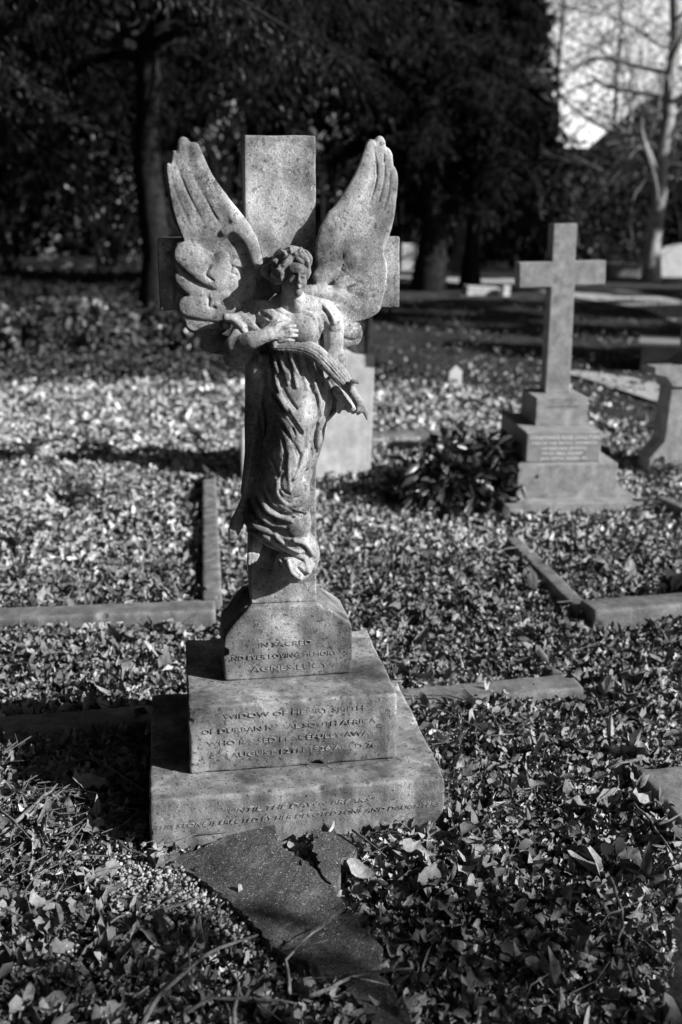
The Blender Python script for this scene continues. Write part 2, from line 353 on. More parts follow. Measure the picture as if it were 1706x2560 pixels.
# ---- wings
H = .003
def wing_sculpt(lo, hi, fs, polys, k=.009):
    s = Sculpt(lo, hi, H)
    for px, y0, y1 in polys: s.poly(px, y0, y1)
    for row in fs:
        pts, r, ys, fl = row[:4]; kk = row[4] if len(row) > 4 else k; n = len(pts); Y = np.linspace(ys[0], ys[1], n)
        s.chain([q1(p[0], p[1], Y[i]) for i, p in enumerate(pts)], [a*K1 for a in r], k=kk, flat=fl)
    return s
Lw = [
 ([(520, 740), (430, 600), (330, 440), (255, 300), (225, 150)], (110, 120, 110, 80, 42), (.264, .253), .22),
 ([(420, 720), (290, 560), (200, 410), (140, 270)], (110, 105, 70, 34), (.270, .270), .2),
 ([(540, 800), (380, 900), (250, 1000), (250, 1130)], (90, 130, 110, 80), (.272, .276), .18),
 ([(480, 1050), (380, 1180), (330, 1220)], (110, 90, 50), (.272, .276), .18),
 ([(560, 720), (480, 580), (405, 450), (325, 300), (262, 128)], (55, 66, 68, 48, 33), (.258, .246), .36),
 ([(480, 690), (385, 540), (300, 410), (232, 260), (194, 98)], (66, 74, 68, 48, 37), (.262, .250), .36),
 ([(400, 690), (300, 560), (220, 430), (165, 300), (136, 168)], (66, 70, 58, 40, 24), (.268, .258), .36),
 ([(330, 700), (235, 590), (168, 455), (125, 330), (100, 238)], (62, 62, 46, 32, 19), (.273, .266), .36),
 ([(650, 830), (600, 690), (525, 565), (440, 462)], (34, 50, 46, 26), (.238, .248), .5),
 ([(560, 660), (500, 620), (440, 640)], (26, 22, 18), (.240, .244), .7),
 ([(640, 820), (560, 930), (520, 1060)], (80, 100, 90), (.275, .275), .25),
 ([(330, 1235), (290, 1232), (245, 1218)], (40, 38, 34), (.272, .276), .3, .002),
 ([(430, 1215), (370, 1235)], (40, 36), (.268, .27), .3, .002),
 ([(430, 1180), (310, 1185), (212, 1142)], (62, 54, 42), (0.250, 0.260), .26, .0015),
 ([(460, 1110), (330, 1100), (222, 1092)], (90, 80, 64), (0.243, 0.252), .24, .0015),
 ([(430, 1000), (300, 1005), (205, 945), (172, 905)], (70, 58, 46, 36), (0.247, 0.258), .28, .0015),
 ([(450, 920), (320, 850), (215, 775)], (95, 96, 82), (0.239, 0.248), .22, .0015),
 ([(430, 800), (405, 850), (345, 868)], (50, 54, 34), (.240, .243), .34, .0025),
 ([(405, 905), (350, 905)], (32, 26), (.240, .244), .34, .0025),
 ([(495, 940), (458, 955)], (36, 34), (.240, .242), .42, .0025),
 ([(445, 1010), (390, 1032)], (48, 44), (.240, .243), .36, .0025),
 ([(402, 1080), (374, 1090)], (26, 22), (.240, .244), .5, .0025),
 ([(540, 1320), (420, 1330), (345, 1325)], (50, 62, 50), (.262, .275), .35),
 ([(600, 1390), (500, 1405)], (66, 66), (.27, .275), .35),
 ([(1, 1)], (1,), (.5, .5), 1),
]
LP = [([(650, 850), (640, 780), (590, 620), (540, 520), (480, 450), (420, 430), (370, 340), (325, 250), (297, 150), (285, 100), (262, 86), (236, 97), (228, 150), (218, 150), (226, 95), (205, 58), (178, 60), (162, 90), (154, 150), (146, 140), (128, 138), (118, 185), (114, 225), (98, 210), (82, 238), (90, 310), (103, 400), (127, 520), (155, 600), (185, 680), (230, 740), (330, 800), (450, 840), (560, 860)], .2475, .278),
      ([(190, 688), (150, 700), (130, 760), (128, 820), (152, 875), (138, 885), (136, 930), (160, 980), (240, 1035), (170, 1040), (148, 1090), (160, 1130), (200, 1175), (203, 1220), (250, 1250), (320, 1240), (345, 1262), (420, 1268), (480, 1100), (530, 940), (570, 850), (450, 800), (330, 760)], .254, .285)]
s = wing_sculpt((-.33, .185, 1.20), (-.04, .30, 1.82), Lw, LP)
for a, b, c in (((120, 300), (160, 430), (240, 600)), ((165, 260), (220, 400), (320, 590)), ((225, 230), (300, 380), (400, 560))):
    s.chain([s.surf(380+p[0]*.40816, 320+p[1]*.40816) for p in (a, b, c)], .0022, k=.003, cut=True)
for ln in (((520, 800), (480, 880), (520, 900)), ((355, 850), (330, 900), (380, 935)), ((355, 1050), (350, 1095), (390, 1100))):
    s.chain([s.surf(380+p[0]*.40816, 320+p[1]*.40816, push=.001) for p in ln], .0025, k=.004, cut=True)
wingL = s.mesh('wing')
Rw = [
 ([(1140, 800), (1180, 640), (1280, 480), (1350, 320), (1380, 150)], (110, 120, 110, 80, 50), (.262, .256), .22),
 ([(1240, 800), (1330, 640), (1400, 480), (1440, 330)], (130, 120, 80, 44), (.268, .264), .2),
 ([(1130, 950), (1270, 930), (1340, 920)], (150, 130, 90), (.262, .266), .2),
 ([(1120, 1080), (1200, 1120), (1270, 1110)], (120, 110, 70), (.266, .27), .2),
 ([(1080, 1200), (1120, 1260), (1150, 1290)], (100, 90, 60), (.268, .272), .22),
 ([(1080, 800), (1110, 640), (1195, 490), (1285, 310), (1342, 108)], (60, 84, 72, 54, 31), (.250, .240), .36),
 ([(1180, 820), (1230, 650), (1310, 480), (1368, 300), (1394, 92)], (90, 90, 72, 48, 33), (.256, .246), .36),
 ([(1260, 840), (1330, 650), (1390, 490), (1425, 330), (1444, 170)], (90, 84, 68, 46, 28), (.262, .256), .36),
 ([(1300, 840), (1385, 650), (1440, 490), (1464, 380), (1480, 280)], (80, 70, 50, 37, 22), (.268, .264), .36),
 ([(1050, 880), (1042, 720), (1110, 540)], (40, 40, 34), (.246, .246), .5),
 ([(1150, 880), (1290, 850), (1365, 840)], (105, 105, 80), (.262, .266), .3),
 ([(1130, 1000), (1290, 985), (1378, 965)], (95, 95, 72), (.254, .258), .26, .002),
 ([(1130, 1070), (1270, 1095), (1345, 1085)], (84, 88, 66), (.250, .256), .26, .002),
 ([(1120, 1170), (1180, 1210), (1232, 1238)], (75, 72, 60), (.250, .256), .3, .0015),
 ([(1100, 1240), (1160, 1285), (1215, 1292)], (66, 60, 48), (.258, .264), .3, .0015),
 ([(1080, 1330), (1128, 1352)], (66, 56), (.258, .264), .36, .0015),
 ([(935, 1000), (1060, 1005), (1160, 1025), (1250, 1092)], (40, 46, 42, 24), (.232, .244), .5),
 ([(1000, 1060), (1100, 1075), (1200, 1090)], (34, 38, 24), (.240, .246), .5),
 ([(1030, 910), (1105, 850), (1130, 800)], (50, 56, 40), (.242, .248), .5),
 ([(1215, 790), (1225, 800)], (48, 48), (.244, .244), .4),
 ([(1150, 950), (1250, 920), (1330, 860)], (36, 34, 18), (.236, .25), .5),
]
RP = [([(1030, 900), (1018, 760), (1018, 680), (1045, 600), (1085, 530), (1125, 480), (1180, 445), (1230, 400), (1275, 300), (1293, 200), (1310, 100), (1322, 70), (1348, 68), (1360, 90), (1370, 58), (1392, 46), (1416, 66), (1428, 125), (1440, 120), (1456, 140), (1468, 190), (1472, 240), (1482, 235), (1497, 270), (1504, 340), (1492, 400), (1480, 445), (1488, 490), (1465, 600), (1440, 660), (1405, 740), (1430, 820), (1440, 900), (1420, 1000), (1400, 1100), (1330, 1160), (1240, 1195), (1150, 1180), (1050, 1100)], .246, .278),
      ([(1000, 1100), (1240, 1190), (1292, 1230), (1285, 1290), (1262, 1330), (1185, 1343), (1175, 1390), (1120, 1420), (1050, 1320)], .262, .285)]
s = wing_sculpt((-.02, .175, 1.20), (.33, .30, 1.82), Rw, RP)
for ln in (((1170, 770), (1165, 850), (1130, 930)), ((1165, 870), (1240, 930), (1290, 950)), ((1440, 950), (1400, 1010), (1340, 1040)), ((1360, 120), (1380, 300), (1330, 470)), ((1420, 160), (1425, 300), (1390, 450)), ((1460, 270), (1450, 400), (1420, 500))):
    s.chain([s.surf(380+p[0]*.40816, 320+p[1]*.40816, push=.001) for p in ln], .0018, k=.003, cut=True)
wingR = s.mesh('wing')
DY = .020
def q1(x, y, Y): return by(380+x*.40816, 320+y*.40816, Y+DY)
def q2(x, y, Y): return by(500+x*.31888, 780+y*.31888, Y+DY)
def qf(x, y, Y): return by(640+x*.14031, 600+y*.14031, Y+DY)
# ---- the figure: head, neck, arms, hands, legs and feet as one surface
s = Sculpt((-.22, .07, .60), (.20, .33, 1.56), .0026)
HY = .012
def f(x, y, Y): return qf(x, y, Y)
s.ell(f(640, 470, .205), (.043, .05, .050), .01)
s.ell(f(702, 665, .172), (.0262, .034, .0425), .012)
s.ell(f(745, 915, .158), (.0105, .014, .011), .012)
s.chain([f(585, 700, .175), f(650, 860, .168), f(740, 930, .16)], (.012, .011, .009), .01)
s.chain([f(640, 520, .145), f(770, 500, .141), f(860, 540, .150)], .009, .012)
s.chain([f(640, 575, .140), f(700, 565, .137), f(765, 590, .1365), f(830, 580, .138), f(880, 600, .146)], .0028, .004)
for ex, ey in ((690, 640), (835, 648)):
    s.ell(f(ex, ey, .1345), (.0075, .0065, .0052), .004, cut=True); s.ell(f(ex, ey+2, .1425), (.0062, .0055, .0038), .002)
s.chain([f(772, 585, .138), f(772, 660, .1325), f(768, 728, .1265)], (.0028, .0034, .0048), .004)
s.chain([f(742, 742, .1335), f(800, 746, .1335)], .0034, .003)
s.ell(f(650, 760, .148), (.013, .010, .014), .01); s.ell(f(840, 750, .152), (.009, .010, .014), .01)
s.chain([f(728, 818, .1375), f(764, 812, .1325), f(802, 820, .138)], .0026, .0025); s.chain([f(735, 842, .138), f(766, 846, .1335), f(798, 842, .1385)], .003, .0025)
s.chain([f(722, 830, .133), f(764, 828, .1275), f(806, 831, .134)], .0011, .001, cut=True)
s.ell(f(762, 880, .1365), (.006, .003, .002), .003, cut=True)
s.chain([f(640, 860, .2), f(650, 1000, .205), f(700, 1120, .215), f(740, 1230, .22)], (.026, .0235, .026, .034), .016)     # neck
s.chain([f(650, 930, .178), f(720, 1080, .178), f(750, 1180, .182)], .006, .01)
s.chain([f(420, 1160, .225), f(740, 1190, .205), f(1060, 1190, .22)], (.026, .034, .028), .02)                    # shoulders
s.chain([q1(850, 1130, .232), q1(840, 1300, .240), q1(830, 1500, .250)], (.046, .042, .036), .02)                     # trunk
s.chain([q1(625, 1130, .232), q1(560, 1240, .20), q1(505, 1345, .170)], (.030, .027, .025), .012)
s.chain([q1(505, 1345, .170), q1(610, 1300, .142), q1(720, 1262, .131)], (.025, .0225, .0150), .01)
s.chain([q1(720, 1262, .131), q1(760, 1256, .130), q1(800, 1262, .131)], (.0155, .0175, .0145), .008, flat=.75)
for a, b, c, r in (((792, 1232), (838, 1216), (878, 1212), .0052), ((796, 1258), (845, 1244), (890, 1242), .0056), ((794, 1284), (842, 1272), (888, 1272), .0056), ((782, 1308), (828, 1300), (868, 1302), .0050)):
    s.chain([q1(*a, .128), q1(*b, .123), q1(*c, .131)], (r*1.08, r, r*.8), .0028)
s.chain([q1(740, 1240, .130), q1(768, 1212, .126), q1(800, 1196, .130)], (.0075, .0062, .005), .005)
s.chain([q1(1050, 1130, .225), q1(1100, 1220, .225), q1(1115, 1320, .215), q1(1105, 1400, .205)], (.030, .027, .025, .022), .012)
s.chain([q2(1010, 380, .205), q2(1100, 480, .190), q2(1190, 620, .168), q2(1240, 700, .158)], (.022, .0195, .0135, .0105), .01)
s.chain([q2(1240, 700, .158), q2(1262, 735, .154)], (.0115, .0115), .008)
for a, b, c, r in (((1262, 705), (1300, 765), (1326, 822), .0048), ((1255, 722), (1290, 782), (1312, 836), .0048), ((1243, 735), (1266, 775), (1236, 800), .0046), ((1230, 735), (1240, 765), (1206, 790), .0044)):
    s.chain([q2(*a, .152), q2(*b, .146), q2(*c, .150)], (r*1.1, r, r*.75), .0028)
s.chain([q2(1180, 615, .160), q2(1195, 545, .150), q2(1238, 548, .148)], (.007, .006, .0055), .005)
s.chain([q2(1080, 620, .215), q2(1150, 700, .200), q2(1190, 745, .19)], (.016, .016, .012), .01)
for x, y, r in ((1090, 780, .0062), (1130, 745, .008), (1165, 772, .0055), (1200, 786, .0055)): s.chain([q2(x+8, y-60, .2), q2(x, y, .195)], (r*1.3, r), .006)
s.chain([q2(780, 560, .225), q2(700, 1150, .215), q2(480, 1560, .245)], (.030, .032, .026), .02)
s.chain([q2(850, 650, .235), q2(790, 1250, .225), q2(560, 1700, .25)], (.030, .030, .024), .02)
s.chain([q2(372, 1440, .245), q2(330, 1560, .24), q2(290, 1660, .232), q2(262, 1755, .222)], (.012, .0165, .0185, .0115), .01, flat=.8)     # foot
for i in range(4): s.chain([q2(240+i*19, 1700, .222), q2(238+i*15, 1782-abs(i-1.2)*8, .220)], (.0065, .0045), .002)
s.chain([q2(462, 1700, .25), q2(448, 1800, .245), q2(425, 1880, .238), q2(395, 1950, .23)], (.015, .0165, .0155, .0085), .01, flat=.85)
for i in range(3): s.chain([q2(392+i*28, 1905, .224), q2(385+i*24, 1972-i*14, .224)], (.0075, .0055), .002)
fig_me = s.mesh('angel_figure')
# ---- hair
s = Sculpt((-.09, .10, 1.34), (.09, .31, 1.57), .0022)
s.ell(f(625, 372, .218), (.0475, .05, .0375), .01)
s.ell(f(330, 560, .225), (.026, .03, .025), .01); s.ell(f(420, 760, .235), (.022, .025, .03), .01)
for pts, r, y in (([(700, 200), (540, 250), (390, 340), (270, 430)], (.006, .0085, .0085, .006), (.186, .182, .184, .20)),
                  ([(720, 270), (620, 330), (530, 430), (430, 490), (320, 500)], (.006, .0095, .0105, .010, .006), (.168, .160, .157, .162, .18)),
                  ([(600, 470), (540, 560), (440, 620), (320, 620)], (.005, .0105, .0135, .009), (.158, .157, .158, .178)),
                  ([(530, 640), (450, 700), (380, 740)], (.007, .010, .008), (.170, .172, .18)),
                  ([(740, 250), (820, 300), (880, 370), (915, 450)], (.006, .009, .009, .006), (.166, .162, .166, .172)),
                  ([(780, 190), (880, 240), (950, 330), (950, 440)], (.007, .009, .009, .006), (.190, .184, .184, .188)),
                  ([(690, 300), (760, 350), (840, 400)], (.005, .007, .005), (.157, .153, .158)),
                  ([(925, 480), (935, 580), (905, 690)], (.0065, .0075, .004), (.180, .178, .178)),
                  ([(290, 450), (180, 500), (150, 590), (230, 660)], (.007, .009, .009, .007), (.20, .20, .20, .20))):
    s.chain([f(*p, y[i]) for i, p in enumerate(pts)], r, .006)
for pts in ([(690, 160), (560, 215), (420, 320)], [(740, 230), (630, 290), (520, 390), (400, 430)], [(700, 290), (600, 380), (520, 460)], [(590, 430), (470, 480), (330, 460)], [(540, 545), (420, 560), (300, 560)], [(770, 180), (880, 270), (915, 370)], [(520, 620), (430, 660), (340, 660)], [(740, 280), (830, 340), (880, 420)], [(620, 120), (480, 200), (340, 330)], [(820, 160), (930, 260), (965, 360)], [(560, 590), (470, 640)], [(700, 130), (800, 150), (900, 210)]):
    s.chain([s.surf(640+p[0]*.14031, 600+p[1]*.14031, .19, -.0005) for p in pts], .0020, .002, cut=True)
hr_ = np.random.default_rng(3)
for i in range(34):
    a = hr_.uniform(-2.6, 2.9); rr = hr_.uniform(.55, .98); x, y = 610+330*rr*math.sin(a), 420-300*rr*math.cos(a)
    if 600 < x < 900 and y > 330: continue
    b0 = s.surf(640+x*.14031, 600+y*.14031, .23, .001); t = hr_.uniform(0, 6.28); L = hr_.uniform(.006, .012); d = np.array([math.cos(t), 0, math.sin(t)])*L
    s.chain([b0-d, b0+np.array([0, -.003, 0]), b0+d], (.002, .0048, .002), .0035)
hair_me = s.mesh('hair')
# ---- robe
s = Sculpt((-.235, .085, .57), (.185, .33, 1.45), .0026)
s.chain([q1(610, 1125, .235), q1(730, 1140, .215), q1(850, 1180, .22), q1(1045, 1140, .232)], (.030, .034, .032, .032), .02)
s.ell(q1(840, 1230, .225), (.072, .05, .062), .02)
s.ell(q1(930, 1215, .196), (.044, .036, .046), .03); s.ell(q1(765, 1200, .195), (.038, .036, .038), .02)
s.chain([q2(765, 260, .232), q2(745, 430, .234), q2(750, 620, .236), q2(735, 850, .238), q2(705, 1100, .238), q2(680, 1300, .238), q2(615, 1500, .240), q2(618, 1630, .240), q2(700, 1740, .240)], (.060, .070, .078, .079, .071, .065, .076, .078, .052), .02, flat=.6)
s.chain([q2(800, 640, .222), q2(765, 830, .202), q2(700, 1130, .182), q2(650, 1330, .190)], (.042, .050, .050, .044), .03)
s.chain([q2(900, 640, .225), q2(890, 900, .225), q2(840, 1150, .225)], (.034, .034, .026), .02)
s.chain([q2(640, 1330, .190), q2(540, 1480, .210), q2(450, 1620, .235)], (.042, .044, .034), .02)
s.chain([q2(455, 460, .262), q2(440, 800, .262), q2(440, 1100, .262), q2(420, 1400, .258)], (.030, .030, .030, .034), .02, flat=.7)
s.chain([q2(720, 1400, .210), q2(720, 1540, .212), q2(740, 1650, .215)], (.044, .048, .046), .02)
s.chain([q2(480, 1650, .240), q2(620, 1730, .226), q2(760, 1780, .222), q2(850, 1860, .238)], (.020, .028, .036, .028), .015)
s.ell(q2(735, 1985, .235), (.054, .042, .050), .005)
s.chain([q2(850, 1800, .25), q2(885, 1900, .255), q2(880, 1990, .26)], (.022, .020, .014), .012)
s.chain([q1(575, 1150, .215), q1(520, 1165, .2), q1(455, 1160, .195)], (.016, .013, .010), .008)
s.chain([q1(500, 1175, .195), q1(550, 1220, .180), q1(580, 1275, .160)], (.011, .011, .008), .006)
s.chain([q1(560, 1160, .205), q1(610, 1215, .185), q1(665, 1260, .165)], (.014, .012, .008), .006)
s.chain([q1(456, 1210, .215)], .0105, .002); s.chain([q1(485, 1108, .225), q1(545, 1092, .23)], (.010, .008), .003)
s.chain([q2(540, 400, .235), q2(450, 400, .235), q2(430, 500, .25), q2(490, 640, .262)], (.022, .018, .020, .018), .012)
s.chain([q2(470, 360, .222), q2(462, 400, .222)], (.009, .008), .004)
# her left sleeve
s.chain([q1(1045, 1120, .225), q1(1095, 1180, .222), q1(1120, 1270, .225)], (.033, .032, .024), .012)
s.chain([q2(1030, 260, .225), q2(1070, 330, .21), q2(1095, 430, .205)], (.020, .023, .018), .01)
s.chain([q2(1060, 540, .235), q2(1060, 660, .235), q2(1010, 800, .245)], (.022, .022, .010), .012, flat=.6)
def sp(x, y, push=0.): return s.surf(500+x*.31888, 780+y*.31888, .268, push)
def ridge(pts, r, k=.007, push=.0): s.chain([sp(x, y, push) for x, y in pts], r, k)
def groove(pts, r, k=.006, push=0.): s.chain([sp(x, y, push) for x, y in pts], r, k, cut=True)
for pts, r in (([(545, 520), (590, 640), (660, 745), (740, 870), (800, 960)], .0034), ([(545, 740), (610, 850), (690, 960), (740, 1060), (770, 1200), (720, 1340)], .0034), ([(500, 600), (490, 760), (520, 900), (510, 1050)], .0036), ([(960, 560), (960, 700), (930, 840), (900, 980), (880, 1120)], .0034), ([(640, 560), (690, 660), (760, 760)], .0025), ([(590, 290), (600, 370), (650, 450)], .004), ([(640, 330), (670, 400), (690, 450)], .0032), ([(745, 290), (765, 380), (800, 480)], .004), ([(840, 330), (850, 400), (850, 480)], .0032),
               ([(560, 330), (560, 430), (590, 520)], .004), ([(880, 360), (930, 440), (960, 520)], .004),
               ([(580, 650), (650, 740), (720, 830), (790, 940)], .0055), ([(560, 720), (620, 840), (700, 920)], .004), ([(725, 920), (750, 1020), (790, 1120), (770, 1230)], .0048),
               ([(930, 880), (915, 960), (905, 1060)], .0048), ([(890, 1020), (860, 1120), (830, 1220)], .004), ([(560, 1150), (590, 1220), (610, 1280)], .0045),
               ([(470, 620), (480, 800), (460, 960)], .006), ([(430, 900), (440, 1100), (410, 1280)], .0055), ([(510, 760), (520, 950), (505, 1150)], .005), ([(650, 1000), (670, 1130), (650, 1230)], .0035),
               ([(700, 1430), (640, 1380), (640, 1300), (690, 1240)], .003), ([(740, 1460), (810, 1440), (825, 1370), (790, 1320)], .003), ([(620, 1400), (650, 1480), (740, 1520)], .0042),
               ([(520, 1360), (590, 1480), (690, 1550), (820, 1600)], .0062), ([(490, 1420), (560, 1530), (640, 1580), (720, 1600)], .0058), ([(440, 1450), (500, 1560), (580, 1620)], .0058),
               ([(375, 1480), (420, 1580), (480, 1650)], .006), ([(400, 1710), (520, 1720), (660, 1760), (830, 1770)], .0042), ([(500, 1790), (600, 1850), (720, 1900), (840, 1960)], .0048),
               ([(690, 1740), (760, 1800), (860, 1880)], .0035), ([(600, 1780), (660, 1860)], .004), ([(610, 1960), (650, 2040), (720, 2090)], .0035), ([(770, 2010), (830, 2060)], .0035), ([(640, 1930), (700, 2010)], .0028)):
    groove(pts, r*1.25, .0025, -.0003)
for pts, r in (([(610, 300), (590, 420), (600, 560), (640, 680)], .0034), ([(660, 290), (655, 420), (690, 560)], .0030), ([(715, 285), (725, 420), (760, 590)], .0032), ([(780, 290), (800, 430), (840, 600)], .0030), ([(840, 310), (870, 450), (900, 620)], .0034), ([(660, 300), (680, 400), (700, 520)], .0032), ([(860, 320), (890, 430), (930, 560), (940, 700)], .0042), ([(900, 560), (940, 700), (930, 850)], .004), ([(600, 560), (650, 680), (720, 780)], .0035), ([(540, 900), (530, 1050), (560, 1180)], .0045), ([(850, 900), (830, 1050), (790, 1180), (740, 1300)], .004), ([(540, 470), (570, 590), (650, 710), (740, 850), (800, 930)], (.004, .0055, .006, .005, .003)), ([(540, 680), (600, 780), (690, 900), (750, 1010), (790, 1090)], (.004, .0055, .0055, .005, .003)),
               ([(700, 280), (720, 380), (760, 480)], .0035), ([(620, 310), (640, 400), (670, 470)], .0032), ([(790, 300), (820, 400), (840, 500)], .0032), ([(575, 320), (585, 400), (610, 470)], .0035),
               ([(975, 540), (1020, 650), (985, 800), (930, 930), (925, 1080)], (.006, .008, .008, .006, .004)), ([(940, 420), (960, 520), (975, 640), (950, 800)], .005),
               ([(1125, 560), (1118, 660), (1070, 760), (1000, 840)], .0045), ([(870, 1000), (880, 1100), (850, 1220)], .0045),
               ([(700, 1100), (695, 1250), (705, 1400)], .0032), ([(610, 1340), (605, 1420), (680, 1505), (790, 1500), (850, 1420), (820, 1340)], .0042),
               ([(485, 1320), (550, 1420), (640, 1510), (770, 1580), (840, 1650)], (.004, .0065, .0075, .006, .003)), ([(455, 1410), (520, 1540), (620, 1600), (720, 1640)], (.004, .006, .006, .003)),
               ([(412, 1490), (470, 1590), (560, 1660), (660, 1680)], (.004, .006, .006, .004)), ([(350, 1540), (400, 1640), (470, 1690), (600, 1735), (750, 1785), (860, 1790)], (.005, .007, .008, .008, .008, .005)),
               ([(385, 1712), (500, 1745), (620, 1830), (740, 1890), (830, 1930), (890, 1990)], (.005, .007, .007, .006, .006, .004)), ([(600, 1760), (680, 1830), (780, 1880)], .005), ([(740, 1790), (830, 1820), (880, 1900)], .005),
               ([(690, 1950), (720, 2040), (790, 2090)], .004), ([(830, 1950), (850, 2040)], .005),
               ([(520, 1000), (500, 1200), (440, 1380)], .006), ([(420, 1000), (390, 1200), (360, 1400)], .006), ([(480, 560), (470, 720), (500, 900)], .005)):
    ridge(pts, [q*1.2 for q in r] if isinstance(r, tuple) else r*1.2, .005, -.0022)
for pts, r in (([(1000, 1075), (1200, 1170), (1330, 1330), (1390, 1480)], .0045), ([(900, 1290), (1030, 1370), (1085, 1500), (1100, 1700)], .0040), ([(560, 1060), (640, 1180), (740, 1240), (840, 1240)], .0028), ([(380, 1440), (230, 1540), (60, 1650)], .004)):
    s.chain([s.surf(640+x*.14031, 600+y*.14031, .26, -.001) for x, y in pts], r, .005)
for pts, r in (([(1150, 1190), (1260, 1290), (1330, 1430)], .004), ([(1110, 1420), (1135, 1560), (1130, 1800)], .005), ([(90, 1290), (180, 1350), (260, 1400)], .003), ([(80, 1400), (130, 1470)], .003), ([(420, 1480), (270, 1580), (100, 1690)], .003), ([(1220, 1500), (1300, 1640), (1400, 1700)], .004), ([(300, 1180), (420, 1300), (560, 1350)], .0028)):
    s.chain([s.surf(640+x*.14031, 600+y*.14031, .26, -.0005) for x, y in pts], r, .005, cut=True)
rob = s; robe_me = s.mesh('robe')
# ---- sash over the waist and the forearm
s = Sculpt((-.08, .08, .98), (.22, .30, 1.36), .0025)
sx = [(600, 262), (690, 262), (800, 275), (900, 315), (985, 390), (1075, 490), (1150, 580), (1210, 655)]
base = [rob.surf(500+p[0]*.31888, 780+p[1]*.31888, .21)-np.array([0, DY, 0]) for p in sx]
sy = [min(b_[1], .190-.004*i)-.004 for i, b_ in enumerate(base)]; sy = [sum(sy[max(0, i-1):i+2])/len(sy[max(0, i-1):i+2]) for i in range(8)]
s.chain([q2(*p, sy[i]) for i, p in enumerate(sx)], (.013, .0175, .0205, .0215, .0205, .018, .0140, .009), .008, flat=.55)
for off, rr in ((-34, .0015), (-14, .002), (8, .0022), (28, .0018), (44, .0015)):
    s.chain([s.surf(500+(p[0]-off*.5)*.31888, 780+(p[1]+off)*.31888, .17, -.0003) for p in sx[:8]], rr, .003, cut=True)
s.chain([q2(640, 262, sy[1]+.006), q2(590, 262, sy[0]+.012)], (.010, .006), .006, flat=.7)
sash_me = s.mesh('sash')
fig = link('angel_figure', fig_me, M['angel'], mon, True)
for nm, me_ in (('robe', robe_me), ('hair', hair_me), ('sash', sash_me), ('wing', wingL), ('wing', wingR)): link(nm, me_, M['angel'], fig, True)
C.collection.objects['wing']['label'] = 'left stone wing of four long upright feathers'
C.collection.objects['wing.001']['label'] = 'right stone wing with smooth broad feathers'
# ------------------------------------------------------------------ the setting: ground, lawn, paths
rng = np.random.default_rng(7); random.seed(7)
MB().box(-90, 110, -25, 160, -.6, -.075).build('ground', M['soil']); tag(C.collection.objects['ground'], kind='structure')
def sheet(name, pts, z, m, thick=.01):
    o = MB().prism_z([(p[0], p[1]) for p in pts], z-thick, z).build(name, m); tag(o, kind='structure'); return o
def ribbon(name, pts, w, z, m):
    P = [Vector((p[0], p[1])) for p in pts]; L = []; Rr = []
    for i, p in enumerate(P):
        t = (P[min(i+1, len(P)-1)]-P[max(i-1, 0)]).normalized(); n = Vector((-t.y, t.x)); ww = w[i] if isinstance(w, (list, tuple)) else w
        L.append(p+n*ww/2); Rr.append(p-n*ww/2)
    return sheet(name, L+Rr[::-1], z, m)
lawn_pts = [(1.5, 7.9), (2.6, 7.5), (2.9, 5.6), (3.6, 5.0), (14, 2), (60, 2), (60, 70), (-4, 70), (-3, 12), (.5, 8.6)]
xs_, ys_ = np.arange(-4, 32, .22), np.arange(3, 66, .22); GX, GY = np.meshgrid(xs_, ys_, indexing='ij')
def lawn_z(x, y): return -.043+.011*np.sin(x*2.3+1.7*np.sin(y*1.3))*np.sin(y*2.9+x)+.010*np.sin(x*5.3+2*np.sin(y*3.1))*np.sin(y*4.7)
def lawn_poly(x, y):
    c = np.zeros(x.shape, bool); j = len(lawn_pts)-1
    for i in range(len(lawn_pts)):
        (xi, yi), (xj, yj) = lawn_pts[i], lawn_pts[j]; m = (yi > y) != (yj > y); c ^= m & (x < (xj-xi)*(y-yi)/((yj-yi) if yj != yi else 1e-9)+xi); j = i
    return c
GI = np.arange(GX.size).reshape(GX.shape); Q = np.stack([GI[:-1, :-1], GI[1:, :-1], GI[1:, 1:], GI[:-1, 1:]], 2).reshape(-1, 4); cc = lawn_poly((GX[:-1, :-1]+.11).ravel(), (GY[:-1, :-1]+.11).ravel())
lw = link('lawn', npmesh('lawn', np.stack([GX, GY, lawn_z(GX, GY)], 2).reshape(-1, 3), Q[cc]), M['lawn'], smooth=True); tag(lw, kind='structure')
ribbon('path', [G(760, 616), G(930, 628), G(1120, 640), G(1330, 664), G(1568, 708), G(1800, 790)], [2.6, 3.4, 3.6, 2.4, 1.5, 1.5], -.012, M['path'])
ribbon('path', [bz(1425, 925), bz(1520, 942), bz(1600, 962), bz(1750, 1010), bz(1950, 1100)], [.25, .5, .6, .6, .6], -.010, M['path'])
# ------------------------------------------------------------------ other memorials
def frame(ox, oy, th, z0=0.):
    c, s_ = math.cos(th), math.sin(th)
    return lambda x, y, z: (ox+x*c-y*s_, oy+x*s_+y*c, z0+z)
TH = -.081; FR = frame(1.551, 3.080, TH)
xm = empty('cross_memorial', (1.93, 3.55, 0), 'tall plain grey stone cross standing on four stacked plinths', 'monument')
MB().box(-.010, .800, -.01, .95, -.1, .050, FR).build('plinth_step', M['cross'], xm, bevel=.006)
MB().box(.090, .680, .118, .85, .0482, .250, FR).build('plinth_step', M['cross'], xm, bevel=.006)
b2 = MB().box(.142, .585, .166, .81, .2502, .428, FR).build('plinth_step', M['cross'], xm, bevel=.005)
pq = MB().box(.150, .577, .162, .1675, .256, .422, FR).build('plaque', M['slate'], xm)
b3 = MB().box(.243, .555, .359, .72, .4282, .595, FR).build('plinth_step', M['cross'], xm, bevel=.005)
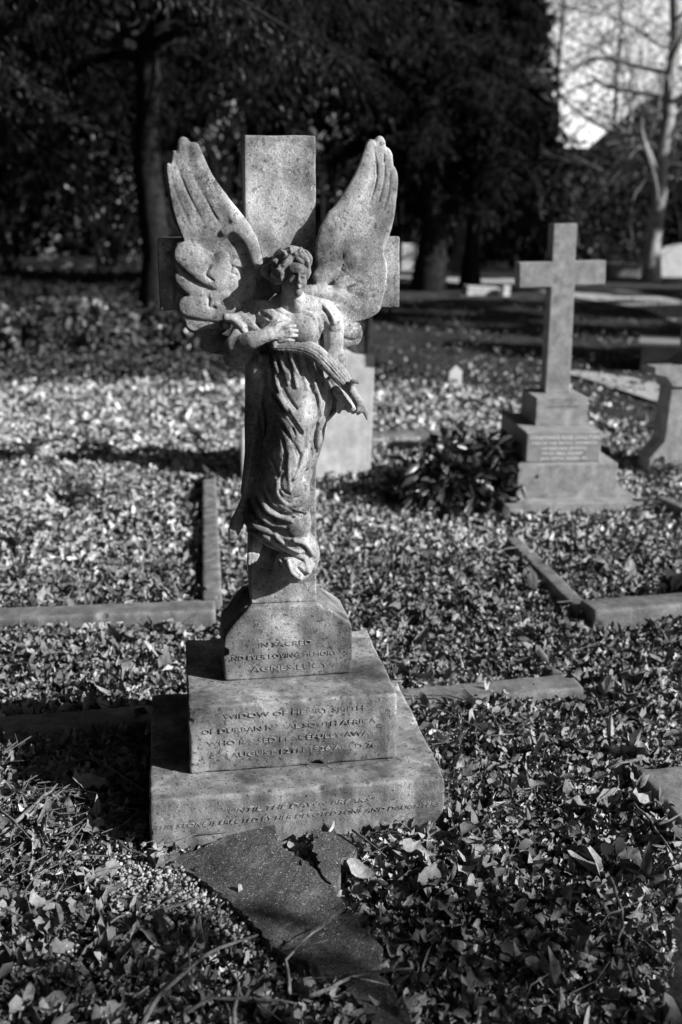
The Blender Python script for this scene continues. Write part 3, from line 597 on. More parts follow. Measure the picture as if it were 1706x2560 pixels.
MB().prism_y([(.340, .5952), (.492, .5952), (.480, 1.236), (.664, 1.240), (.659, 1.378), (.476, 1.372), (.472, 1.588), (.335, 1.584), (.336, 1.370), (.141, 1.366), (.149, 1.220), (.338, 1.225)], .532, .655, FR).build('cross', M['cross'], xm, bevel=.006)
def xtext(t, x0, x1, z, size, y, par, m, h=.0): P = FR(x0, y-.0002, z); letters(t, P, size, x1-x0, par, m, extrude=.0012, rz=TH, heavy=h)
for t, x0, x1, z, sz in (('CONSTANCE ROSE DOULTON', .165, .570, .386, .021), ('WIFE OF THE REV R.A. ANDERSON', .172, .562, .357, .015), ('OF BARODA, MYSORE.', .235, .505, .326, .0145), ('WHO FELL ASLEEP', .235, .480, .296, .0145), ('JAN 25TH, AGED 71', .230, .500, .266, .0145)):
    xtext(t, x0, x1, z, sz, .162, pq, M['white'], .02)
xtext('IN LOVING MEMORY', .315, .505, .535, .013, .359, b3, M['engrave'])
HY_ = 4.09; hx0 = by(650, 1100, HY_)[0]; W2 = .955-hx0; F2 = frame(hx0, HY_, -.02); hsL = (hx0, HY_)
hs = empty('headstone', (hsL[0]+.35, hsL[1]+.05, 0), 'pale upright headstone with low pointed top standing behind the angel', 'headstone')
MB().prism_y([(0, -.1), (W2, -.1), (W2+.02, .775), (W2-.11, .785), (W2/2, .90), (.11, .785), (-.01, .775)], 0, .11, F2).build('slab', M['pale'], hs, bevel=.008)
def stone(name, prof, y0, y1, F, m, label, cat, bevel=.01, group=None):
    o = MB().prism_y(prof, y0, y1, F).build(name, m, bevel=bevel); tag(o, label, cat, group); return o
sp_ = by(603, 1068, 4.05)
stone('kerb_post', [(0, -.12), (.12, -.12), (.12, sp_[2]-.01), (.06, sp_[2]+.02), (0, sp_[2]-.01)], 0, .12, frame(sp_[0], 4.05, 0), M['pale'], 'pale low kerb post just left of the angel shaft, mostly hidden by it', 'kerb post')
F3 = frame(2.789, 3.865, -.06)
md = empty('memorial_die', (3.2, 4.1, 0), 'grey moulded memorial block cut off by the right edge of the photo', 'monument')
MB().prism_y([(0, -.12), (.95, -.12), (.95, .1), (.85, .215), (.85, .574), (.10, .574), (.085, .215), (-.005, .1)], 0, .20, F3).build('die', M['cross'], md, bevel=.006)
MB().prism_y([(.10, .5742), (.85, .5742), (.90, .64), (.97, .655), (.97, .70), (.80, .715), (.72, .78), (.22, .78), (.15, .715), (-.03, .70), (-.03, .655), (.05, .64)], -.02, .22, F3).build('cap', M['cross'], md, bevel=.005)
MB().box(.20, .74, 0.02, .18, .7802, 1.10, F3).build('shaft', M['slate'], md, bevel=.02)
letters('DEAR', F3(.185, -.0004, .455), .03, .2, C.collection.objects['die'], M['white'], rz=-.06)
tt = bz(1640, 975); F4 = frame(4.95, 8.75, -.45)
tb = empty('table_tomb', (4.6, 8.5, 0), 'low flat-topped tomb in shade beyond the lit path', 'tomb')
MB().box(0, 1.9, 0, .8, -.12, .24, F4).build('chest', M['slate'], tb, bevel=.01); MB().box(-.04, 1.94, -.04, .84, .2402, .29, F4).build('lid', M['slate'], tb, bevel=.012)
p = G(1068, 876); F5 = frame(p[0]-.1, p[1], .1); k = .0038
stone('stone_marker', [(-.07, -.1), (.07, -.1), (.075, .10), (.0, .17), (-.07, .10)], 0, .1, F5, M['pale'], 'small pointed stone marker at the edge of the leaves', 'marker')
p = bz(1165, 735); F6 = frame(p[0], p[1], -.05)
stone('fallen_slab', [(0, -.12), (.78, -.12), (.80, .13), (.05, .17)], 0, .5, F6, M['pale'], 'low pale slab lying on the lawn before the path', 'slab')
p = bz(1258, 737); F7 = frame(p[0], p[1], .1)
stone('stone_block', [(0, -.12), (.17, -.12), (.17, .2), (.02, .2)], 0, .2, F7, M['pale'], 'small pale square block beside the low pale slab', 'block')
p = bz(1003, 675); F8 = frame(p[0], p[1], 0)
for i, (x0, x1, lb) in enumerate(((0, .42, 'bright white upright stone far off beside the angel cross arm'), (.50, .72, 'narrow white stone right beside the far bright white stone'))):
    stone('far_headstone', [(x0, -.12), (x1, -.12), (x1-.04*i, .84-.05*i), (x0+.03, .86-.05*i)], i*.1, i*.1+.2, F8, M['white'], lb, 'headstone')
p = bz(1632, 690); F9 = frame(p[0], p[1], 0)
stone('rounded_headstone', [(0, -.12), (1.9, -.12), (1.9, .75), (1.4, .92), (.9, .95), (.4, .86), (.0, .66)], 0, .3, F9, M['pale'], 'wide pale rounded stone far off at the right edge', 'headstone')
p = bz(1430, 655); Fa = frame(p[0], p[1], 0)
stone('chest_tomb', [(0, -.12), (1.5, -.12), (1.5, .55), (0, .6)], 0, .5, Fa, M['cross'], 'grey block tomb far off behind the plain cross arm', 'tomb')
p = bz(1525, 690); Fb = frame(p[0], p[1], 0)
stone('far_kerb', [(0, -.12), (1.5, -.12), (1.5, .35), (0, .38)], 0, .5, Fb, M['kerb'], 'dim low stone far off left of the rounded white one', 'tomb')
# iron post behind the headstone
q = by(918, 870, 6.2); po = MB().tube([(q[0], 6.2, -.12), (q[0], 6.2, q[2]+.10)], .022, 8); po.tube([(q[0], 6.2, q[2]+.10), (q[0]+.02, 6.2, q[2]+.26)], [.04, .02], 8)
tag(po.build('iron_post', M['iron'], smooth=False), 'thin black post standing on the lawn behind the headstone', 'post')
# ------------------------------------------------------------------ grave kerbs
def kerb(name, a, b, w, h, label, txt=None, z0=0., m=None, round_=.012, side=1):
    """a, b: ends of the front edge on the ground"""
    a = Vector(a[:2]); b = Vector(b[:2]); th = math.atan2(b.y-a.y, b.x-a.x); L = (b-a).length; Fk = frame(a.x, a.y, th)
    tl = crng.normal(0, .006); F0 = Fk
    Fk2 = lambda x, y, z: (F0(x, y, 0)[0], F0(x, y, 0)[1], z+(x/L-.5)*tl)
    o = worn(name, [rect(0, L, z0-.14, z0+h)], min(0, w*side), max(0, w*side), m or M['kerb'], None, h=.006, rnd=round_*.6, chips=int(26*L)+6, cr=(.004, .014), fr=Fk2, wob=.0012)
    tag(o, label, 'kerb', 'kerb stones edging the graves')
    return o, Fk, th
KEEP = []          # places kept clear of leaves: (x, y, angle, length, width, how many leaves stay, top)
def kk(a, b, w, h, stay=.06, side=1):
    a = Vector(a[:2]); b = Vector(b[:2]); KEEP.append((a.x, a.y, math.atan2(b.y-a.y, b.x-a.x), (b-a).length, w*side, stay, h))
def K(a, b, w, h, label, side=1, stay=.10, m=None, nm='grave_kerb'):
    kk(a, b, w, h, stay, side); return kerb(nm, a, b, w, h, label, m=m, side=side)
o, Fk, th = K(bz(-80, 1592), bz(540, 1570), .13, .075, 'long grave kerb with worn letters left of the monument')
P = Fk(1.16-.16, -.0004, .028); KL = (Vector(bz(540, 1570)[:2])-Vector(bz(-80, 1592)[:2])).length
a0 = by(203, 1560, 1.56); letters('AY RE  T', (a0[0], 1.5575+(a0[0]+1)*.01, .030), .022, .165, o, M['white'], rz=th, heavy=.01)
K(bz(506, 1530), bz(507, 1205), .085, .06, 'narrow grave kerb running straight back left of the monument', side=-1, stay=.1)
K(bz(-60, 1862), bz(395, 1822), .12, .035, 'dark grave kerb in shadow left of the middle plinth', stay=.12)
K(bz(1000, 1779), bz(1462, 1740), .125, .03, 'flat broken kerb stone right of the middle plinth', stay=.04)
K(bz(1440, 1556), bz(1262, 1372), .075, .06, 'slanting grave kerb right of the monument below the plain cross', stay=.08, side=-1)
K(bz(1483, 1578), bz(1850, 1545), .14, .085, 'horizontal grave kerb at the right edge', stay=.05)
K(bz(1586, 1958), bz(1720, 2120), .2, .05, 'wide flat kerb slab in the lower right corner', stay=.05, side=1)
K(bz(1640, 1262), bz(1790, 1335), .08, .05, 'thin kerb at the right edge beside the plain cross', stay=.1)
o, Fk, th = K(bz(900, 1112), bz(1250, 1104), .16, .07, 'grave kerb with pale letters behind the headstone', stay=.05)
for t, x0, x1 in (('MARY', .10, .22), ('ELEANOR', .27, .46), ('AND', .53, .62), ('EDWARD', .68, .86), ('IRIS', 1.02, 1.14)):
    letters(t, Fk(x0, -.0005, .022), .03, x1-x0, o, M['white'], rz=th, heavy=.02)
# ------------------------------------------------------------------ broken concrete path slabs
def zb(x, y, z=.05): return bz(340+x*.4847, 2050+y*.4847, z)
def slabm(name, pts, z, label, t=.045):
    P = []
    for i, p in enumerate(pts):                          # ragged broken edges
        q0 = zb(p[0], p[1], p[2] if len(p) > 2 else z); nx = pts[(i+1) % len(pts)]; q1_ = zb(nx[0], nx[1], nx[2] if len(nx) > 2 else z)
        n = max(2, int(np.linalg.norm(q1_-q0)/.012)); z0_ = p[2] if len(p) > 2 else z; z1_ = nx[2] if len(nx) > 2 else z
        for j in range(n):
            f_ = j/n; q = q0*(1-f_)+q1_*f_; r = .0035 if 0 < j else 0
            P.append((q[0]+rng.normal(0, r), q[1]+rng.normal(0, r)*.6, z0_*(1-f_)+z1_*f_-.002))
    o = MB().prism_z(P, z-t, z); o = o.build(name, M['concrete']); tag(o, label, 'slab', 'broken concrete slabs in front of the monument'); SL.append([(p[0], p[1]) for p in P]); return o
SL = []
slabm('concrete_slab', [(160, 208, .012), (350, 135, .03), (620, 14, .06), (712, 2, .066), (725, 60, .062), (752, 132), (850, 190), (930, 255), (1012, 335), (1060, 400), (1082, 436), (1000, 505), (925, 552), (800, 608), (692, 630), (600, 520, .045), (470, 400, .04), (330, 300, .03), (240, 250, .02)], .055, 'large broken concrete slab leaning against the bottom plinth')
slabm('concrete_slab', [(800, 618), (930, 560), (1098, 450), (1190, 560), (1275, 660), (1240, 755), (1100, 790), (1000, 795), (930, 790), (880, 720), (780, 690), (700, 645)], .045, 'second concrete slab adjoining the large one, towards the viewer')
slabm('concrete_slab', [(1050, 830), (1150, 805), (1255, 775), (1310, 860), (1370, 960), (1440, 1060), (1500, 1180), (1300, 1180), (1200, 1000), (1120, 900)], .035, 'third concrete slab half buried under leaves at the bottom')
slabm('concrete_slab', [(905, 40), (955, 52), (1030, 62), (1105, 82), (1142, 140), (1060, 200), (1045, 300), (1010, 322), (955, 262), (915, 140)], .06, 'small broken concrete fragment beside the large slab')
# ------------------------------------------------------------------ fallen leaves
def in_poly(x, y, P):
    c = np.zeros(len(x), bool); j = len(P)-1
    for i in range(len(P)):
        xi, yi = P[i]; xj, yj = P[j]; m = (yi > y) != (yj > y)
        c ^= m & (x < (xj-xi)*(y-yi)/((yj-yi) if abs(yj-yi) > 1e-9 else 1e-9)+xi); j = i
    return c
def gz(x, y): return .012*np.sin(x*3.1+1)*np.sin(y*2.7)+.010*np.sin(x*7.3+y*5.1)+.008*np.sin(x*13.1-y*11.7)
GRAVEL = [zb(x, y)[:2] for x, y in ((-140, 120), (60, 190), (160, 205), (330, 300), (470, 400), (600, 520), (690, 640), (560, 660), (420, 560), (240, 430), (60, 440), (-100, 330))]
def leaf_mesh(name, n, xs, ys, size, segs=14, m='leaf', lobes=True, zr=(.0, .045), tilt=.55, shade=(.10, .46)):
    nv = segs+1; ang = np.linspace(0, 2*np.pi, segs, endpoint=False)
    T = []
    for t in range(6):
        r0 = np.random.default_rng(50+t)
        if lobes and t < 3:
            r = .70+.17*np.cos(5*ang+r0.uniform(-.2, .2)) if segs > 10 else .75+.15*np.cos(3*ang)
            r *= r0.uniform(.8, 1.15, segs); el = r0.uniform(.55, .95)
        else: r = r0.uniform(.85, 1.05, segs); el = r0.uniform(.38, .6)
        T.append(np.stack([np.cos(ang)*r, np.sin(ang)*r*el], 1))
    T = np.array(T); tt = rng.integers(0, 6, n); O = T[tt]                                # n, segs, 2
    loc = np.zeros((n, nv, 3)); loc[:, 1:, :2] = O
    curl = rng.normal(0, .9, (n, 1)); fold = rng.normal(.5, .6, (n, 1)); d2 = (loc[:, :, 0]**2); 
    loc[:, :, 2] = curl*d2+fold*np.abs(loc[:, :, 1])+rng.normal(0, .20, (n, nv))*(np.arange(nv) > 0)
    loc *= size[:, None, None]
    yaw = rng.uniform(0, 2*np.pi, n); tx = rng.normal(0, tilt, n); ty = rng.normal(0, tilt, n)
    cx_, sx_ = np.cos(tx)[:, None], np.sin(tx)[:, None]; Y = loc[:, :, 1]*cx_-loc[:, :, 2]*sx_; Z = loc[:, :, 1]*sx_+loc[:, :, 2]*cx_; X = loc[:, :, 0]
    cy_, sy_ = np.cos(ty)[:, None], np.sin(ty)[:, None]; X, Z = X*cy_+Z*sy_, -X*sy_+Z*cy_
    cz, sz = np.cos(yaw)[:, None], np.sin(yaw)[:, None]; X, Y = X*cz-Y*sz, X*sz+Y*cz
    z0 = gz(xs, ys)*.8-.018+rng.uniform(zr[0], zr[1], n)
    V = np.stack([X+xs[:, None], Y+ys[:, None], Z+z0[:, None]], 2)
    base = (np.arange(n)*nv)[:, None, None]; i = np.arange(segs); F = np.stack([np.zeros(segs, int), 1+i, 1+(i+1) % segs], 1)[None]+base
    sh = np.repeat(rng.uniform(shade[0], shade[1], n)*rng.choice([.55, 1, 1, 1.25], n), nv)
    return npmesh(name, V.reshape(-1, 3), F.reshape(-1, 3), sh)
def allowed(x, y):
    k = np.ones(len(x), bool); u = rng.uniform(0, 1, len(x))
    k &= ~((np.abs(x) < .40) & (y > -.012) & (y < .64))
    c, s_ = math.cos(TH), math.sin(TH); lx = (x-1.551)*c+(y-3.08)*s_; ly = -(x-1.551)*s_+(y-3.08)*c
    k &= ~((lx > 0) & (lx < .765) & (ly > 0) & (ly < .95))
    for (ax, ay, t, L, W, stay, h) in KEEP:
        c, s_ = math.cos(t), math.sin(t); lx = (x-ax)*c+(y-ay)*s_; ly = -(x-ax)*s_+(y-ay)*c
        k &= ~((lx > -.005) & (lx < L+.005) & (ly > min(0, W)-.004) & (ly < max(0, W)+.004) & (u > stay))
    for i, P in enumerate(SL): k &= ~(in_poly(x, y, P) & (u > (.05, .08, .4, .12)[i]))
    k &= ~(in_poly(x, y, GRAVEL) & (u > .035))
    return k
def cover(x, y):                                       # how thickly leaves lie: thin out towards the lawn
    e = np.where(x < 1.2, 8.4, np.where(x < 2.6, 8.0-.2*(x-1.2), 7.6-(x-2.6)*3.2)); e = np.maximum(e, 4.6)
    return np.clip((e-y)/.9+.5, .05, 1)
def scatter(n, ymin, ymax):
    y = rng.uniform(ymin, ymax, n); d = y-CAM[1]; x = CAM[0]+d*np.tan(rng.uniform(-.22, .52, n)); return x, y
def inview(x, y, m=.12):
    az = np.arctan2(x-CAM[0], y-CAM[1]); return (az > YAW-.36-m) & (az < YAW+.36+m)
parts_ = []
def add_leaves(name, n, y0, y1, s0, s1, segs, **kw):
    x, y = scatter(n, y0, y1); k = allowed(x, y) & inview(x, y) & (rng.uniform(0, 1, n) < cover(x, y)); x, y = x[k], y[k]
    size = rng.uniform(s0, s1, len(x))*rng.choice([.6, .85, 1, 1.25], len(x)); parts_.append(leaf_mesh(name, len(x), x, y, size, segs, **kw))
add_leaves('a', 19000, -1.15, .2, .009, .022, 14)
add_leaves('b', 1700, -1.15, .3, .024, .040, 16, zr=(.01, .055), shade=(.14, .32))
add_leaves('c', 30000, .15, 2.4, .012, .026, 14)
add_leaves('c2', 1500, .15, 2.4, .028, .044, 16, zr=(.01, .055), shade=(.14, .32))
add_leaves('d', 36000, 2.2, 5.2, .018, .034, 10, shade=(.16, .62), zr=(-.022, .016))  # this and the next batch are paler: sunlit ground put into leaf tone
add_leaves('e', 30000, 5.0, 9.8, .026, .048, 8, shade=(.2, .7), zr=(-.02, .018))
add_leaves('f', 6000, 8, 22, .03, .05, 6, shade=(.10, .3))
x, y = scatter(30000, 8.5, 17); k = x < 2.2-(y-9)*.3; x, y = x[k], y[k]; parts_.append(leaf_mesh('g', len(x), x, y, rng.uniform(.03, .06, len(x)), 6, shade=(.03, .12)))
x, y = scatter(9000, 5, 20); k = in_poly(x, y, lawn_pts) & (np.sin(x*1.9+y)*np.sin(y*1.3-x*.7)+rng.normal(0, .35, len(x)) > .15); x, y = x[k], y[k]; parts_.append(leaf_mesh('h', len(x), x, y, rng.uniform(.018, .04, len(x)), 6, shade=(.06, .3)))
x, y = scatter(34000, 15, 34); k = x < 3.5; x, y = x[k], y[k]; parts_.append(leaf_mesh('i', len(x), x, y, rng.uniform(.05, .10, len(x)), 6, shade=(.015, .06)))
# join the batches into one object
V = []; Fc = []; A = []; nb = 0
for me in parts_:
    v = np.zeros(len(me.vertices)*3, np.float32); me.vertices.foreach_get('co', v); f_ = np.zeros(len(me.loops), np.int32); me.loops.foreach_get('vertex_index', f_)
    a = np.zeros(len(me.vertices), np.float32); me.attributes['shade'].data.foreach_get('value', a)
    V.append(v.reshape(-1, 3)); Fc.append(f_.reshape(-1, 3)+nb); A.append(a); nb += len(me.vertices); bpy.data.meshes.remove(me)
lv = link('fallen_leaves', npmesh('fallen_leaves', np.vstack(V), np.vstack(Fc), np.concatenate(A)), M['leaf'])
tag(lv, 'dry crumpled fallen leaves covering the ground between the graves', 'leaves', kind='stuff')
# ------------------------------------------------------------------ gravel
def ico():
    import bmesh
    b = bmesh.new(); bmesh.ops.create_icosphere(b, subdivisions=1, radius=1); v = np.array([q.co[:] for q in b.verts]); f_ = np.array([[q.index for q in g.verts] for g in b.faces]); b.free(); return v, f_
IV, IF = ico()
x0, x1 = min(p[0] for p in GRAVEL), max(p[0] for p in GRAVEL); y0, y1 = min(p[1] for p in GRAVEL), max(p[1] for p in GRAVEL)
n = 9000; x = rng.uniform(x0-.1, x1+.05, n); y = rng.uniform(y0-.08, y1+.05, n); k = (in_poly(x, y, GRAVEL) | (rng.uniform(0, 1, n) < .12)) & ~((np.abs(x) < .40) & (y > -.01))
for P in SL: k &= ~in_poly(x, y, P)
x, y = x[k], y[k]; n = len(x); sz = rng.uniform(.003, .0072, n)*rng.choice([.8, 1, 1, 1.5], n)
sc = rng.uniform(.6, 1.1, (n, 1, 3)); V = IV[None]*sc*sz[:, None, None]*(1+rng.normal(0, .22, (n, len(IV), 1)))
a = rng.uniform(0, 6.28, n); c, s_ = np.cos(a)[:, None], np.sin(a)[:, None]; V = np.stack([V[:, :, 0]*c-V[:, :, 1]*s_+x[:, None], V[:, :, 0]*s_+V[:, :, 1]*c+y[:, None], V[:, :, 2]*.75+(.004+rng.uniform(0, .028, n))[:, None]], 2)
Fi = IF[None]+(np.arange(n)*len(IV))[:, None, None]
gv = link('gravel', npmesh('gravel', V.reshape(-1, 3), Fi.reshape(-1, 3), np.repeat(rng.uniform(.12, .5, n), len(IV))), M['pebble'])
tag(gv, 'small rounded gravel beside the large concrete slab', 'gravel', kind='stuff')
# ------------------------------------------------------------------ sticks and twigs
def zs(x, y): return (x*.459, 1480+y*.459)
def zl(x, y): return (340+x*.4847, 2050+y*.4847)
def zm(x, y): return (960+x*.4758, 1240+y*.4758)
def zr_(x, y): return (1000+x*.4503, 1980+y*.4503)
def stick(pts, f_, r, z, label):
    P = [Vector(bz(*f_(*p), z)) for p in pts]; Q = []
    for i in range(len(P)-1):
        n = max(2, int((P[i+1]-P[i]).length/.03))
        for j in range(n): Q.append(P[i].lerp(P[i+1], j/n)+Vector((random.gauss(0, .002), random.gauss(0, .002), random.gauss(0, .0015))))
    Q.append(P[-1]); R0 = [r*(1-.55*i/(len(Q)-1))*random.uniform(.88, 1.15) for i in range(len(Q))]
    m = MB().tube(Q, R0, 7); k_ = len(Q)//2
    if len(Q) > 7:
        d = (Q[k_+1]-Q[k_]).normalized(); s_ = d.cross(Vector((0, 0, 1)))*random.choice((-1, 1))
        m.tube([Q[k_], Q[k_]+d*.03+s_*.03+Vector((0, 0, .008)), Q[k_]+d*.07+s_*.05], [r*.6, r*.45, r*.2], 6)
    o = m.build('fallen_stick', M['twig'], smooth=True); tag(o, label, 'stick', 'fallen sticks on the leaves')
for a in (([(60, 1275), (200, 1150), (312, 1045)], zs, .0068, .055, 'thick pale stick slanting up at the lower left edge'),
          ([(-20, 1160), (75, 1250), (190, 1365)], zs, .0045, .062, 'stick crossing the thick pale one at the left edge'),
          ([(-30, 1350), (60, 1290)], zs, .0078, .055, 'short thick stick stub at the left edge below the crossed sticks'),
          ([(330, 1450), (395, 1350), (465, 1260)], zs, .0038, .06, 'thin stick left of the bottom plinth standing steeply over gravel'),
          ([(890, 1730), (1000, 1695), (1112, 1662)], zs, .0042, .058, 'pale straight stick lying across the gravel'),
          ([(800, 1672), (890, 1600)], zs, .0034, .055, 'short stick at the upper end of the gravel'),
          ([(600, 1797), (690, 1757)], zs, .0034, .06, 'short stick in dark leaves left of the gravel'),
          ([(1130, 1782), (1180, 1730), (1222, 1690)], zs, .0042, .058, 'stick at the lower edge of the large slab over gravel'),
          ([(640, 1362), (720, 1410), (800, 1440)], zs, .0034, .055, 'stick ending at the left corner of the bottom plinth'),
          ([(430, 640), (445, 710), (395, 765)], zs, .0034, .085, 'bent twig over the dark shaded kerb'),
          ([(500, 1790-940), (490, 880), (560, 925), (620, 890), (800, 840)], zs, .0026, .07, 'thin curled twig in the shadow left of the monument'),
          ([(30, 1060), (130, 900), (280, 760), (430, 660), (630, 593)], zl, .0060, .065, 'longest stick curving from the bottom edge to the slab'),
          ([(788, 890), (780, 720), (850, 630), (975, 543)], zl, .0042, .072, 'forked stick lying over the joint of two slabs'),
          ([(900, 900), (1000, 860), (1100, 820), (1300, 770), (1420, 765)], zl, .0050, .075, 'long stick crossing the third slab'),
          ([(260, 990), (400, 918), (600, 922), (830, 948)], zl, .0042, .07, 'dark stick lying level near the bottom edge'),
          ([(500, 1055), (522, 850), (450, 715)], zl, .0050, .07, 'dark stick pointing towards the viewer near the bottom'),
          ([(1115, 55), (1200, 110), (1292, 190)], zl, .0036, .078, 'twig slanting down beside the small concrete fragment'),
          ([(60, 1045), (330, 1042), (470, 1085), (560, 1125), (605, 1212)], zm, .0048, .05, 'dark bent stick lying over the flat kerb stone'),
          ([(630, 282), (720, 262), (800, 253)], zm, .0040, .085, 'twig over the far end of the slanting kerb'),
          ([(905, 557), (1045, 540)], zm, .0038, .085, 'straight twig across the near end of the slanting kerb'),
          ([(1185, 1428), (1300, 1390), (1392, 1375)], zm, .0040, .06, 'thin straight twig above the corner kerb slab'),
          ([(690, 342), (738, 298)], zm, .0035, .085, 'short pale twig across the middle of the slanting kerb'),
          ([(-10, 858), (80, 868), (180, 862)], zm, .0048, .05, 'stick right of the middle plinth on lit leaves'),
          ([(300, 1120), (420, 1180), (560, 1260), (680, 1250)], zm, .0030, .06, 'thin twig below the flat kerb stone'),
          ([(1165, 480), (1205, 580), (1242, 660), (1248, 760), (1208, 832)], zr_, .0050, .065, 'curved knobbly stick in the leaves at the lower right'),
          ([(1290, 60), (1400, 170), (1510, 335)], zr_, .0046, .055, 'long dark stick running down towards the lower right'),
          ([(1440, 175), (1600, 105)], zr_, .0042, .075, 'pale twig over the corner kerb slab')): stick(*a)
mb = MB()
for i in range(330):
    x_, y_ = scatter(1, -.8, 2.2)
    if i % 2: x_[0] = rng.uniform(-.85, -.35); y_[0] = rng.uniform(-.3, .65)
    if not allowed(x_, y_)[0]: continue
    L = rng.uniform(.05, .22); a = rng.uniform(0, 3.14); p = Vector((x_[0], y_[0], .03+rng.uniform(0, .03))); d = Vector((math.cos(a), math.sin(a), rng.normal(0, .12)))
    b_ = Vector((-d.y, d.x, 0))*rng.normal(0, .35)*L; r = rng.uniform(.0007, .0018)
    mb.tube([p, p+d*L*.5+b_, p+d*L], [r, r*.9, r*.5], 4)
tag(mb.build('twig_litter', M['twig']), 'thin dry twigs and stalks strewn among the leaves', 'twigs', kind='stuff')
# ---- rough grass on the lawn, one mass
n = 42000; x, y = scatter(n, 4.6, 17); k = in_poly(x, y, lawn_pts) & inview(x, y); x, y = x[k], y[k]; n = len(x); a = rng.uniform(0, 6.28, n); L = rng.uniform(.02, .06, n)*(1+.5*np.sin(x*2.1)*np.sin(y*1.7)); wx, wy = np.cos(a)*.006, np.sin(a)*.006; lx, ly = rng.normal(0, .5, n)*L, rng.normal(0, .5, n)*L
V = np.stack([np.stack([x-wx, y-wy, lawn_z(x, y)-.004], 1), np.stack([x+wx, y+wy, lawn_z(x, y)-.004], 1), np.stack([x+lx+wx*.2, y+ly, L+lawn_z(x, y)], 1)], 1)
gr_ = link('grass', npmesh('grass', V.reshape(-1, 3), np.arange(n*3).reshape(-1, 3), np.repeat(rng.uniform(.03, .13, n), 3)), M['needle']); tag(gr_, 'rough short grass of the shaded lawn', 'grass', kind='stuff')
# ------------------------------------------------------------------ vegetation
class LeafCloud:
    """many small separate leaf faces, one mesh"""
    def __init__(s): s.V = []; s.A = []
    def add(s, P, size, shade, aspect=.5, droop=None, fold=True):
        P = np.asarray(P, float); n = len(P)
        if n == 0: return
        d = rng.normal(0, 1, (n, 3)) if droop is None else np.asarray(droop, float)+rng.normal(0, .35, (n, 3))
        d /= np.linalg.norm(d, axis=1)[:, None]+1e-9
        u = np.cross(d, rng.normal(0, 1, (n, 3))); u /= np.linalg.norm(u, axis=1)[:, None]+1e-9
        sz = np.broadcast_to(size, (n,))[:, None]*rng.uniform(.65, 1.3, (n, 1)); w_ = sz*aspect
        s.V.append(np.stack([P, P+d*sz*.5+u*w_*.5, P+d*sz, P+d*sz*.5-u*w_*.5], 1)); s.A.append(np.repeat(np.broadcast_to(shade, (n,))*rng.uniform(.6, 1.35, n), 4))
    def build(s, name, m, parent=None):
        V = np.concatenate(s.V); n = len(V); return link(name, npmesh(name, V.reshape(-1, 3), np.arange(n*4).reshape(-1, 4), np.concatenate(s.A)), m, parent)
def limb_tubes(paths, n=5):
    """paths: list of (points array (k,3), radii array) -> verts, faces as numpy"""
    V = []; F = []; b = 0; ang = np.linspace(0, 2*np.pi, n, endpoint=False)
    for P, R in paths:
        k = len(P); T = np.gradient(P, axis=0); T /= np.linalg.norm(T, axis=1)[:, None]+1e-9
        a = np.cross(T, [.31, .17, .93]); a /= np.linalg.norm(a, axis=1)[:, None]+1e-9; c = np.cross(T, a)
        V.append((P[:, None]+(a[:, None]*np.cos(ang)[None, :, None]+c[:, None]*np.sin(ang)[None, :, None])*np.asarray(R)[:, None, None]).reshape(-1, 3))
        i = np.arange(k-1)[:, None]*n; j = np.arange(n)[None]; F.append(np.stack([i+j, i+(j+1) % n, i+n+(j+1) % n, i+n+j], 2).reshape(-1, 4)+b); b += k*n
    return np.vstack(V), np.vstack(F)
def conifer(name, base, h, rad, z0, label, nl=70, spr=26, sz=.16, trunk_r=.35, shade=.05, droop=.5, near=1., cat='tree', group=None, tufts=11, lean=(0, 0), azr=None):
    root = empty(name, tuple(base), label, cat, group); base = np.array(base, float)
    tp = np.array([base+[lean[0]*t, lean[1]*t, t*h] for t in np.linspace(0, 1, 12)])+np.vstack([[0, 0, 0], rng.normal(0, .06, (11, 3))])
    paths = [(tp, trunk_r*(1-.85*np.linspace(0, 1, 12)))]; paths[0][1][0] *= 1.4
    lc = LeafCloud()
    for i in range(nl):
        t = rng.uniform(0, 1)**.8; z = z0+(h*.97-z0)*t; L = rad*(1-.75*t**1.2)*rng.uniform(.65, 1.08); a = rng.uniform(0, 6.283) if azr is None else rng.uniform(*azr)
        k = 10; u = np.linspace(0, 1, k); d = np.array([math.cos(a), math.sin(a)]); wob = np.cumsum(rng.normal(0, .05, (k, 2)), 0)*L/4
        P = np.zeros((k, 3)); P[:, :2] = base[:2]+np.array(lean)*z/h+u[:, None]*d*L+wob; P[:, 2] = z+.18*L*u-droop*L*u**2
        paths.append((P, .055*(1-.85*u)*L/3+.006))
        for j in range(spr):
            q = rng.uniform(.22, 1)**.8; p = np.array([np.interp(q, u, P[:, c]) for c in range(3)]); side = rng.choice((-1, 1)); sd = np.array([-d[1]*side, d[0]*side, -.1])*rng.uniform(.3, 1)+np.array([d[0], d[1], 0])*rng.uniform(.1, .7)
            SL_ = L*.22*rng.uniform(.5, 1.2); kk_ = 4; uu = np.linspace(0, 1, kk_)[:, None]; S = p+sd*SL_*uu+np.array([0, 0, -1])*SL_*.75*uu**2*rng.uniform(.3, 1.4)
            if near > .5: paths.append((S, np.linspace(.009, .003, kk_)))
            tt_ = rng.uniform(0, 1, tufts); Pn = np.stack([np.interp(tt_, uu[:, 0], S[:, c]) for c in range(3)], 1)+rng.normal(0, SL_*.09, (tufts, 3))
            lc.add(Pn, sz, shade*rng.uniform(.6, 1.4), .22, np.array([sd[0]*.5, sd[1]*.5, -.75]))
    V, Fq = limb_tubes(paths); link('trunk', npmesh('trunk', V, Fq), M['bark'], root, True)
    lc.build('crown', M['needle'], root); return root
